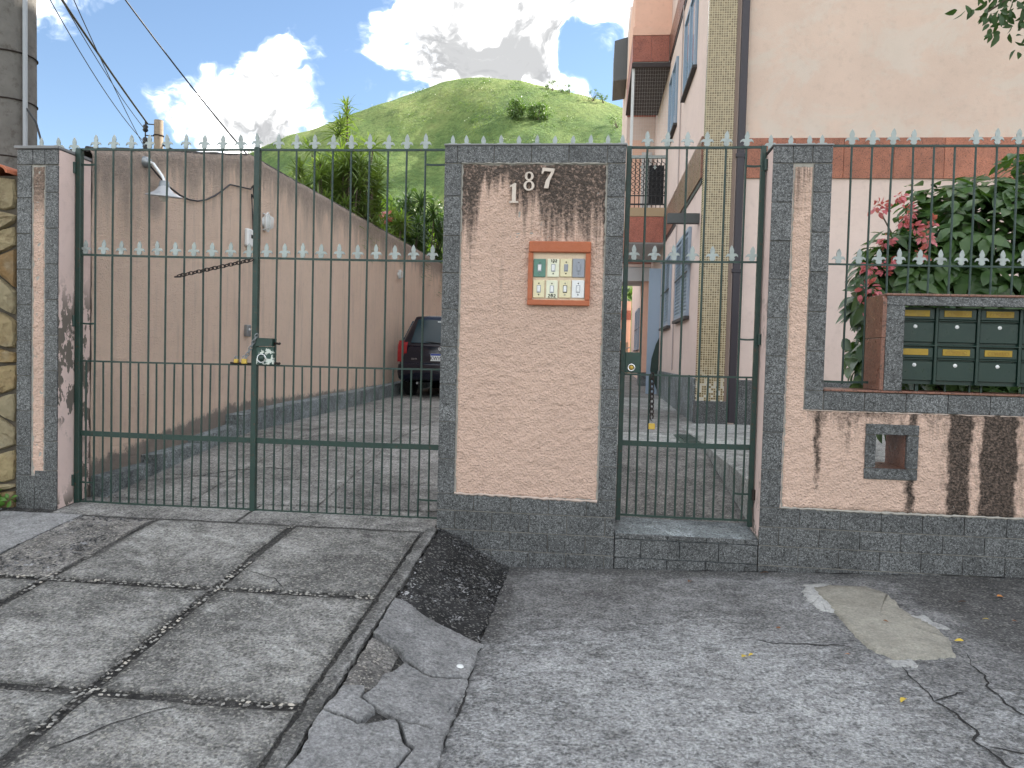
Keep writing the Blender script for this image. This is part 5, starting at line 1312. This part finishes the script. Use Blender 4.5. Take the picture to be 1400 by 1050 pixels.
# ------------------------------------------------------------------ foliage helpers
def leaf_t(wd=.42, fold=.10, curl=.18, segs=4, tip=1.0):
    """leaf of length 1 along +X, normal +Z"""
    prof = [(0, .06), (.15, .55), (.38, 1.0), (.66, .80), (.86, .40), (1.0, .02)] if segs > 3 else [(0, .3), (.4, 1), (1.0, .03)]
    V = []; F = []
    for x, s_ in prof:
        h = wd/2*s_; z = -curl*x*x; V += [(x, -h, z+fold*s_), (x, 0, z), (x, h, z+fold*s_)]
    for i in range(len(prof)-1):
        a = i*3; F += [(a, a+3, a+4, a+1), (a+1, a+4, a+5, a+2)]
    return np.array(V), np.array(F)


def frames(D, Nn):
    D = D/np.linalg.norm(D, axis=1, keepdims=True); Y = np.cross(Nn, D); Y = Y/(np.linalg.norm(Y, axis=1, keepdims=True)+1e-9); Z = np.cross(D, Y); return np.stack([D, Y, Z], -1)


def inst(tpl, R_, T, S):
    V, F = tpl; n = len(T); W = np.einsum('nij,vj->nvi', R_, V)*S[:, None, None]+T[:, None, :]
    FF = F[None]+(np.arange(n)*len(V))[:, None, None]; return W.reshape(-1, 3), FF.reshape(-1, F.shape[1])


def unit(n): v = rng.normal(size=(n, 3)); return v/np.linalg.norm(v, axis=1, keepdims=True)


# ------------------------------------------------------------------ flowering shrub behind the railing
L_big = leaf_t(.50, .05, .22); leaf_meshes = []
for k_, (wd, fo, cu_) in enumerate([(.50, .05, .20), (.44, .07, .34), (.56, .03, .12)]):
    V, F = leaf_t(wd, fo, cu_); m = bpy.data.meshes.new('leaf'); m.from_pydata(V.tolist(), [], F.tolist()); m.update(); m.polygons.foreach_set('use_smooth', [True]*len(m.polygons)); m.materials.append(leaf_shrub); leaf_meshes.append(m)
shrub = thing('flowering_shrub', (3.2, 1.35, .6), 'leafy green shrub with pink flower bracts behind the green railing', 'shrub')
lobes = [((3.45, 1.55, 2.15), (1.05, .75, 1.0)), ((2.80, 1.20, 2.08), (.78, .60, .80)), ((2.22, .92, 1.85), (.36, .36, .60)), ((4.3, 1.6, 2.2), (1.0, .8, 1.0)), ((3.0, 1.5, 1.3), (.8, .6, .6)), ((2.08, .72, 1.50), (.20, .22, .34))]
T = []; D = []; Nn = []
for (c, r_), n in zip(lobes, (2600, 1900, 1000, 1200, 900, 420)):
    ntip = n//7
    u = unit(ntip); u[:, 1] = np.where(rng.random(ntip) < .7, -np.abs(u[:, 1]), u[:, 1]); rr = rng.uniform(.62, 1.04, ntip)**.6
    tips = np.array(c)+u*np.array(r_)*rr[:, None]
    for tp, uu in zip(tips, u):
        k_ = 7; a = rng.uniform(0, 2*np.pi)+np.arange(k_)*2*np.pi/k_*1.0+rng.normal(0, .25, k_)
        ax = uu*.7+np.array([0, -.1, .45]); ax = ax/np.linalg.norm(ax); e1 = np.cross(ax, [.3, .2, .9]); e1 /= np.linalg.norm(e1); e2 = np.cross(ax, e1)
        dr = np.cos(a)[:, None]*e1+np.sin(a)[:, None]*e2+ax*rng.uniform(-.05, .55, k_)[:, None]; dr[:, 2] -= rng.uniform(.15, .75, k_)
        T.append(tp+dr*.015+ax*rng.uniform(-.09, .03, k_)[:, None]); D.append(dr); Nn.append(np.tile(ax+np.array([0, 0, .35]), (k_, 1))+rng.normal(0, .25, (k_, 3)))
T = np.vstack(T); D = np.vstack(D); Nn = np.vstack(Nn); S = .07+.13*rng.random(len(T))**.8
ok = (T[:, 1] > .34) & (T[:, 2] > .68) & (T[:, 2] < 3.25) & (T[:, 0] > 1.86)
T, D, Nn, S = T[ok], D[ok], Nn[ok], S[ok]
R_ = frames(D, Nn)
vis = np.where((T[:, 0] < 3.35) & (T[:, 2] > 1.45))[0]; order = vis[np.argsort(T[vis, 1])][:295]
mask = np.ones(len(T), bool); mask[order] = False
for i in order:
    o = bpy.data.objects.new('leaf', leaf_meshes[i % 3]); C.objects.link(o); o.parent = shrub
    M4 = Matrix(R_[i].tolist()).to_4x4(); M4 = Matrix.Translation(Vector(T[i])-WL[shrub.name]) @ M4 @ Matrix.Scale(S[i], 4); o.matrix_local = M4
V, F = inst(L_big, R_[mask], T[mask], S[mask]); o = obj('foliage', (V, F, True), leaf_shrub, shrub); o['kind'] = 'stuff'
m = MB(); br = random.Random(3)
for c, r_ in lobes:
    for _ in range(9):
        e = [c[i]+br.uniform(-.75, .75)*r_[i] for i in range(3)]; e[1] = max(e[1], .45); b0 = (c[0]*.4+3.2*.6+br.uniform(-.15, .15), 1.45+br.uniform(-.1, .1), .58); mid = [b0[0]*.5+e[0]*.5, b0[1]*.5+e[1]*.5, b0[2]*.35+e[2]*.65+.15]
        m.tube([b0, mid, e], [.022, .013, .005], 6)
obj('branches', m, bark, shrub)
Pt = leaf_t(.62, .06, .25)
flw = [(1.90, .62, 1.96, .12, 16), (1.94, .66, 1.83, .10, 14), (1.98, .70, 2.55, .09, 12), (2.05, .72, 2.32, .07, 8), (2.18, .70, 2.52, .08, 10), (2.22, .68, 2.40, .07, 8), (2.30, .66, 2.33, .09, 12), (2.24, .60, 2.22, .06, 8), (2.06, .66, 2.16, .06, 7), (2.02, .64, 2.10, .06, 7), (2.12, .62, 2.45, .05, 6), (1.93, .68, 2.12, .06, 8), (2.33, .66, 2.44, .05, 6), (2.1, .64, 2.62, .05, 6)]
for (x, y, z, s_, n) in flw:
    n = n*2; u = unit(n); u[:, 1] -= .5; Tt = np.array([x, y, z])+u*s_*.55*rng.uniform(.4, 1, (n, 1)); Dd = u+np.array([0, -.3, -.45]); V, F = inst(Pt, frames(Dd, unit(n)+np.array([0, -.6, .5])), Tt, rng.uniform(.032, .062, n)); obj('flower_cluster', (V, F, True), petal, shrub)

# overhanging tree, mostly outside the picture
tree = thing('street_tree', (4.9, 1.9, .6), 'tree reaching over the front wall with drooping pointed leaves', 'tree')
obj('trunk', MB().tube([(4.9, 1.9, .5), (4.85, 1.85, 2.2), (4.75, 1.7, 3.8), (4.6, 1.6, 5.2)], [.13, .11, .09, .05], 10), bark, tree)
m = MB(); tips = []
brn = [((4.75, 1.7, 3.9), (4.0, 1.25, 4.75), (3.25, 1.0, 4.35), (2.72, .95, 3.98)), ((4.75, 1.7, 4.1), (4.1, 1.3, 4.9), (3.5, 1.05, 4.6), (3.02, 1.0, 3.90)), ((4.75, 1.7, 4.2), (4.2, 1.4, 5.2), (3.3, 1.2, 5.0), (2.85, 1.1, 4.35)), ((4.7, 1.7, 4.6), (4.6, 1.2, 5.6), (4.3, .8, 5.9), (3.9, .6, 5.7)), ((4.6, 1.6, 5.0), (5.2, 1.9, 6.0), (5.8, 2.2, 6.4), (6.2, 2.4, 6.2)), ((4.6, 1.6, 5.1), (4.9, 2.2, 6.1), (5.0, 2.9, 6.5), (5.0, 3.4, 6.3)), ((4.7, 1.7, 4.4), (4.1, 1.4, 4.6), (3.6, 1.15, 4.2), (3.2, 1.05, 3.85))]
for b4 in brn:
    m.tube(b4, [.045, .03, .016, .005], 6); P4 = [Vector(q_) for q_ in b4]
    for i in range(60):
        t_ = rng.uniform(.35, 1)*3; k_ = min(int(t_), 2); tips.append(P4[k_].lerp(P4[k_+1], t_-k_))
obj('limbs', m, bark, tree)
tips = np.array([tuple(q_) for q_ in tips]); k_ = 5
T = np.repeat(tips, k_, 0)+rng.normal(0, .085, (len(tips)*k_, 3)); D = rng.normal(0, .55, (len(T), 3))+np.array([-.35, -.1, -.9]); Nn = unit(len(T))+np.array([0, -.8, .3])
V, F = inst(leaf_t(.46, .08, .2), frames(D, Nn), T, rng.uniform(.055, .10, len(T))); o = obj('foliage', (V, F, True), leaf_tree, tree); o['kind'] = 'stuff'

# ------------------------------------------------------------------ garden beyond the driveway wall
gb_ = obj('garden_bed', MB().box(-14, -3.94, .5, 30, -.3, .9), soil_m); gb_['kind'] = 'structure'
def rosette_mesh(n, L, wd, lift, seed, mat):
    r2 = np.random.default_rng(seed); a = np.arange(n)*2.399; el = np.linspace(1.35, lift, n); D = np.stack([np.cos(a)*np.cos(el), np.sin(a)*np.cos(el), np.sin(el)], -1)+r2.normal(0, .08, (n, 3))
    V = []; F = []
    for i in range(n):
        d = D[i]/np.linalg.norm(D[i]); l_ = L*r2.uniform(.75, 1.1); s_ = np.cross(d, [0, 0, 1]); s_ = s_/np.linalg.norm(s_); o_ = len(V); 
        for t_, w_ in ((0, .6), (.4, 1), (.75, .7), (1, .05)):
            c = d*l_*t_+np.array([0, 0, -.30*l_*t_*t_]); V += [c-s_*wd*w_/2, c+s_*wd*w_/2]
        for q_ in range(3): F.append((o_+2*q_, o_+2*q_+1, o_+2*q_+3, o_+2*q_+2))
    me = bpy.data.meshes.new('leaf_rosette'); me.from_pydata([tuple(v) for v in V], [], F); me.update(); me.materials.append(mat); return me
ros = [rosette_mesh(34, .36, .026, -.25, 1, leaf_drac), rosette_mesh(30, .31, .024, -.15, 2, leaf_drac), rosette_mesh(38, .34, .028, -.45, 3, leaf_drac)]
ros_d = [rosette_mesh(34, .40, .030, -.25, 4, leaf_dark), rosette_mesh(36, .36, .032, -.5, 5, leaf_dark)]
def dracaena(x, y, zs, n, spread, hmin, hmax, label, meshes, tall=()):
    t = thing('dracaena_shrub', (x, y, .9), label, 'shrub'); m = MB(); q = random.Random(int(x*100+y*10)); heads = []
    for i in range(n):
        a = q.uniform(0, 6.28); r_ = spread*math.sqrt(q.random()); heads.append((x+r_*math.cos(a), y+r_*1.2*math.sin(a), q.uniform(hmin, hmax)-.35*(r_/spread)**2*(hmax-hmin)))
    heads += list(tall)
    for (hx, hy, hz) in heads:
        hx = min(hx, -3.98-.05*0) if hz < 3.75 else min(hx, -3.82); b0 = (x+(hx-x)*.35, y+(hy-y)*.35, .85)
        m.tube([b0, ((b0[0]+hx)/2+q.uniform(-.06, .06), (b0[1]+hy)/2, b0[2]+(hz-b0[2])*.6), (hx, hy, hz)], [.022, .018, .012], 6)
        for k_ in range(q.choice((1, 2, 2))):
            o = place('leaf_rosette', q.choice(meshes), t, (hx+q.uniform(-.03, .03), hy, hz-k_*.16)); s_ = q.uniform(.85, 1.15); o.scale = (s_, s_, s_); o.rotation_euler = (q.uniform(-.35, .35), q.uniform(-.35, .35), q.uniform(0, 6.28))
    obj('stems', m, bark, t)
dracaena(-4.32, 7.6, 0, 125, .80, 3.5, 4.9, 'tall spiky leaved shrub with thin stems rising over the driveway wall', ros, tall=[(-4.32, 7.9, 5.62), (-4.40, 7.8, 5.28), (-4.28, 8.0, 5.02), (-4.75, 7.4, 4.75), (-3.92, 8.1, 4.95), (-3.86, 8.3, 4.7)])
dracaena(-4.35, 9.8, 0, 60, .62, 3.3, 4.35, 'spiky leaved shrub just beyond the tallest one behind the driveway wall', ros)
dracaena(-4.35, 11.6, 0, 55, .6, 3.4, 4.55, 'dark spiky shrub farther along behind the driveway wall', ros_d)
dracaena(-4.30, 13.4, 0, 60, .65, 3.4, 5.3, 'darkest spiky shrub beside the end of the driveway wall', ros_d)
def bushy(name, c, r_, n, sz, mat, label, trunk=True, cat='tree', zb=.8, group=None, wd=.5):
    t = thing(name, (c[0], c[1], zb), label, cat, group); cc = np.array(c); rr = np.array(r_); ncl = max(6, n//45)
    u = unit(ncl); cl_ = cc+u*rr*(rng.uniform(.25, 1, (ncl, 1))**.5); T = np.repeat(cl_, n//ncl, 0); T = T+rng.normal(0, 1, T.shape)*rr*.17
    D = unit(len(T))+np.array([0, 0, -.2]); V, F = inst(leaf_t(wd, .1, .2, 3), frames(D, unit(len(T))+np.array([0, 0, .8])), T, rng.uniform(.6, 1.2, len(T))*sz); o = obj('crown', (V, F, True), mat, t); o['kind'] = 'stuff'
    m = MB(); h0 = zb
    for q_ in range(5):
        e = cl_[q_ % ncl]; m.tube([(c[0]+.02*q_, c[1], h0-.2), ((c[0]*.6+e[0]*.4), (c[1]*.6+e[1]*.4), h0+(e[2]-h0)*.55), tuple(e)], [max(.03, rr[0]*.06), rr[0]*.035, rr[0]*.012], 6)
    obj('trunk', m, bark, t); return t
bushy('leafy_bush', (-4.40, 10.7, 3.75), (.40, .9, .65), 1500, .13, leaf_lime, 'bright lime green bush glowing behind the driveway wall', cat='bush')
bushy('leafy_bush', (-4.45, 14.6, 3.9), (.5, .9, .9), 1500, .14, leaf_lime, 'lime green bush at the far end of the driveway wall', cat='bush')
bushy('garden_tree', (-5.2, 16.5, 4.2), (1.6, 1.4, 1.5), 2600, .20, leaf_dark, 'dense dark tree behind the spiky shrubs beyond the driveway wall')
bushy('garden_tree', (-8.2, 17.5, 4.6), (1.3, 1.2, 1.3), 1500, .2, leaf_dark, 'small round dark tree above the wall left of the tall spiky shrub')
bushy('garden_tree', (-1.0, 32, 4.6), (3.0, 2, 2.2), 1800, .35, leaf_dark, 'dark tree behind the low building at the passage end', zb=0)
fl = unit(22); V, F = inst(Pt, frames(fl, unit(22)), np.array([-4.05, 9.5, 4.05])+fl*.07, np.full(22, .09)); tag(obj('red_flower', (V, F, True), petal), 'small red flower head among the spiky shrubs', 'flower')

# weed at the foot of the stone wall
wd_ = thing('weed', (-4.14, -.1, .25), 'small bright green weed at the foot of the stone wall', 'plant')
n = 120; T = np.array([-4.20, -.085, .27])+rng.normal(0, 1, (n, 3))*np.array([.05, .03, .04])+np.array([0, 0, .04]); D = unit(n)*np.array([1, .7, .8])+np.array([0, -.2, .4]); V, F = inst(leaf_t(.55, .08, .25), frames(D, unit(n)+np.array([0, -.4, .8])), T, rng.uniform(.04, .085, n)); obj('leaves', (V, F, True), leaf_weed, wd_); obj('stems', MB().tube([(-4.2, -.08, .24), (-4.19, -.09, .36)], .006, 6).tube([(-4.2, -.08, .24), (-4.14, -.10, .34)], .005, 6), leaf_weed, wd_)

# ------------------------------------------------------------------ hill
PK = (-43.3, 262.0); PH = 96.9
def hill_h(x, y):
    u = x-PK[0]; v = y-PK[1]; ku = np.where(u < 0, .455, .38); kv = np.where(v < 0, .86, .5)
    d = np.sqrt((u*ku)**2+(v*kv)**2+7.0**2)-7.0
    rid = 5.0*np.exp(-((u-16-.12*v)/20)**2)*np.clip(-v/70, 0, 1)-5*np.exp(-((u+14+.25*v)/13)**2)*np.clip(-v/50, 0, 1.2)
    h = PH-d+rid+fbm(x/34, y/34, 2, 4)*9*np.clip(np.hypot(u, v)/50, 0, 1)+fbm(x/9, y/9, 5, 3)*1.2
    return np.maximum(h, -1.5+fbm(x/50, y/50, 3)*1.0)
xh = np.linspace(-330, 250, 233); yh = np.linspace(62, 420, 180); XH, YH = np.meshgrid(xh, yh); ZH = hill_h(XH, YH)
V = np.stack([XH, YH, ZH], -1).reshape(-1, 3); idx = np.arange(V.shape[0]).reshape(XH.shape); F = np.stack([idx[:-1, :-1], idx[:-1, 1:], idx[1:, 1:], idx[1:, :-1]], -1).reshape(-1, 4)
hm, g, b = new_mat('hill_grass'); p = g.pos(); pp = g.vmul(p, (1, .6, .6))
c = g.ramp(g.noise(pp, .05, 8, .68), [(.30, (.065, .12, .045)), (.46, (.12, .185, .06)), (.58, (.20, .26, .09)), (.72, (.30, .32, .13))])
c = g.mix(1.0, c, g.ramp(g.noise(g.vmul(p, (1, 1, .5)), .75, 6, .75), [(.3, .6), (.7, 1.35)]), 'MULTIPLY'); er = g.sm(g.noise(g.vadd(p, (31, 7, 0)), .045, 6, .7), .66, .72); c = g.mix(g.math('MULTIPLY', er, .7), c, (.17, .12, .08))
sc_ = g.sm(g.noise(g.vmul(g.vadd(p, (9, 3, 0)), (1, .5, .5)), .11, 7, .75), .56, .64); c = g.mix(g.math('MULTIPLY', sc_, .55), c, (.05, .085, .03))
setb(g, b, c, .9, g.bump(g.noise(p, .9, 8, .75), 1.2, .9), spec=.1)
o = obj('hill', (V, F, True), hm); o['kind'] = 'structure'
ng = 90000; xg = rng.uniform(-150, 25, ng); yg = rng.uniform(150, 268, ng); zg = hill_h(xg, yg)
kk = zg > 18; xg, yg, zg = xg[kk], yg[kk], zg[kk]; n = len(xg); T = np.stack([xg, yg, zg-.1], -1); D = np.stack([rng.normal(0, .5, n), rng.normal(0, .3, n), np.ones(n)], -1)
gt = (np.array([(0, -.22, 0), (0, .22, 0), (1, .0, .1)]), np.array([(0, 1, 2)])); sz = rng.uniform(.15, .38, n)*(.5+1.0*vnoise(xg/12, yg/12, 8))
V, F = inst(gt, frames(D, unit(n)), T, sz); hg = leaf_mat('hill_tuft', (.11, .17, .055), (.24, .28, .10), .35); o = obj('grass', (V, F, False), hg); tag(o, 'tall grass covering the sunlit hill', 'grass', kind='stuff')
nc = 420; xs2 = rng.uniform(-130, 12, nc); ys2 = rng.uniform(165, 262, nc); k2 = (fbm(xs2/16, ys2/16, 44, 3) > .03); xs2, ys2 = xs2[k2], ys2[k2]; cz2 = hill_h(xs2, ys2)
T = np.repeat(np.stack([xs2, ys2, cz2+.25], -1), 26, 0); T = T+rng.normal(0, 1, T.shape)*np.array([.75, .75, .32]); V, F = inst(leaf_t(.6, .1, .2, 3), frames(unit(len(T)), unit(len(T))+np.array([0, 0, 1])), T, rng.uniform(.25, .6, len(T)))
tag(obj('scrub', (V, F, False), leaf_hill), 'low dark scrub scattered over the grassy hill', 'scrub', kind='stuff')
def hy(x, y): return float(hill_h(np.array([x]), np.array([y]))[0])
def at_hill(px_x, y): return px_x
for (x, y, r_, hgt, lab) in [(-24.6, 222.1, 2.8, 6.4, 'taller of two bushy trees standing together on the hillside'), (-18.2, 223.4, 3.2, 5.6, 'wider of two bushy trees standing together on the hillside')]:
    bushy('hillside_tree', (x, y, hy(x, y)+hgt*.42), (r_, r_, hgt*.5), 1500, .75, leaf_hill, lab, zb=hy(x, y))
for i, (x, y, r_) in enumerate([(-17.9, 251, 1.2), (-16.0, 251, 2.2), (-13.2, 250, 1.7), (-10.4, 250, 2.0), (-2.6, 248, 2.3), (.6, 248, 1.9), (5.0, 226.8, 2.4)]):
    bushy('ridge_bush', (x, y, hy(x, y)+r_*.8), (r_, r_, r_*.75), int(110*r_), .42, leaf_hill, 'small dark bush along the crest of the hill' if y > 240 else 'thin bush low on the hill beside the apartment block', zb=hy(x, y), cat='bush', group='bushes on the hill crest' if y > 240 else None)

# ------------------------------------------------------------------ litter of leaves on the sidewalk
fl_spots = [(.73, -1.42, .036, 'y', 'pale yellow fallen leaf, the larger of a close pair on the sidewalk'), (.79, -1.38, .024, 'y', 'small yellow fallen leaf, the smaller of a close pair on the sidewalk'), (.62, -.30, .04, 'b', 'dark curled fallen leaf near the wall foot under the narrow gate'), (1.15, -.06, .045, 'b', 'brown fallen leaf lying against the foot of the granite plinth'),
            (1.0, -1.02, .022, 'b', 'tiny brown fallen leaf alone on the grey sidewalk'), (1.24, -1.34, .02, 'o', 'tiny reddish fallen leaf just off the tip of the cement patch'), (1.54, -.91, .022, 'b', 'small brown fallen leaf on top of the pale cement patch'), (1.32, -1.78, .034, 'y', 'yellow fallen leaf beside the branching crack'), (1.84, -1.13, .032, 'y', 'bright yellow fallen leaf at the corner of the cement patch'),
            (2.11, -.81, .024, 'y', 'small yellow fallen leaf on the darker paving right of the patch'), (2.12, -.54, .034, 'b', 'brown fallen leaf on the darker paving near the wall'), (2.34, -.42, .034, 'o', 'orange fallen leaf on the darker paving near the wall'), (2.22, -.82, .026, 'b', 'olive brown fallen leaf on the darker paving')]
for (x, y, s_, k_, lab) in fl_spots:
    V, F = leaf_t(.6, .12, .3); a = random.uniform(0, 6.28); R1 = frames(np.array([[math.cos(a), math.sin(a), .15]]), np.array([[random.uniform(-.4, .4), random.uniform(-.4, .4), 1]]))
    z = float(z_walk(x, y))+float(fbm(x*3, y*3, 11, 3))*.012+.012+(.012 if lab.endswith('cement patch') and 'on top' in lab else 0); W_, F_ = inst((V, F), R1, np.array([[x, y, z]]), np.array([s_*1.25])); tag(obj('fallen_leaf', (W_, F_, True), {'y': leaf_yel, 'b': leaf_brn, 'o': leaf_org}[k_]), lab, 'leaf')
tag(obj('pebble', MB().lathe([(0, .014), (.014, .011), (.02, .0), (.014, -.008)], (-.56, -1.66, float(z_slope(-.56, -1.66))+.01), (0, 0, 1), 10), white_pl), 'single white pebble on the broken concrete beside the ramp', 'pebble')
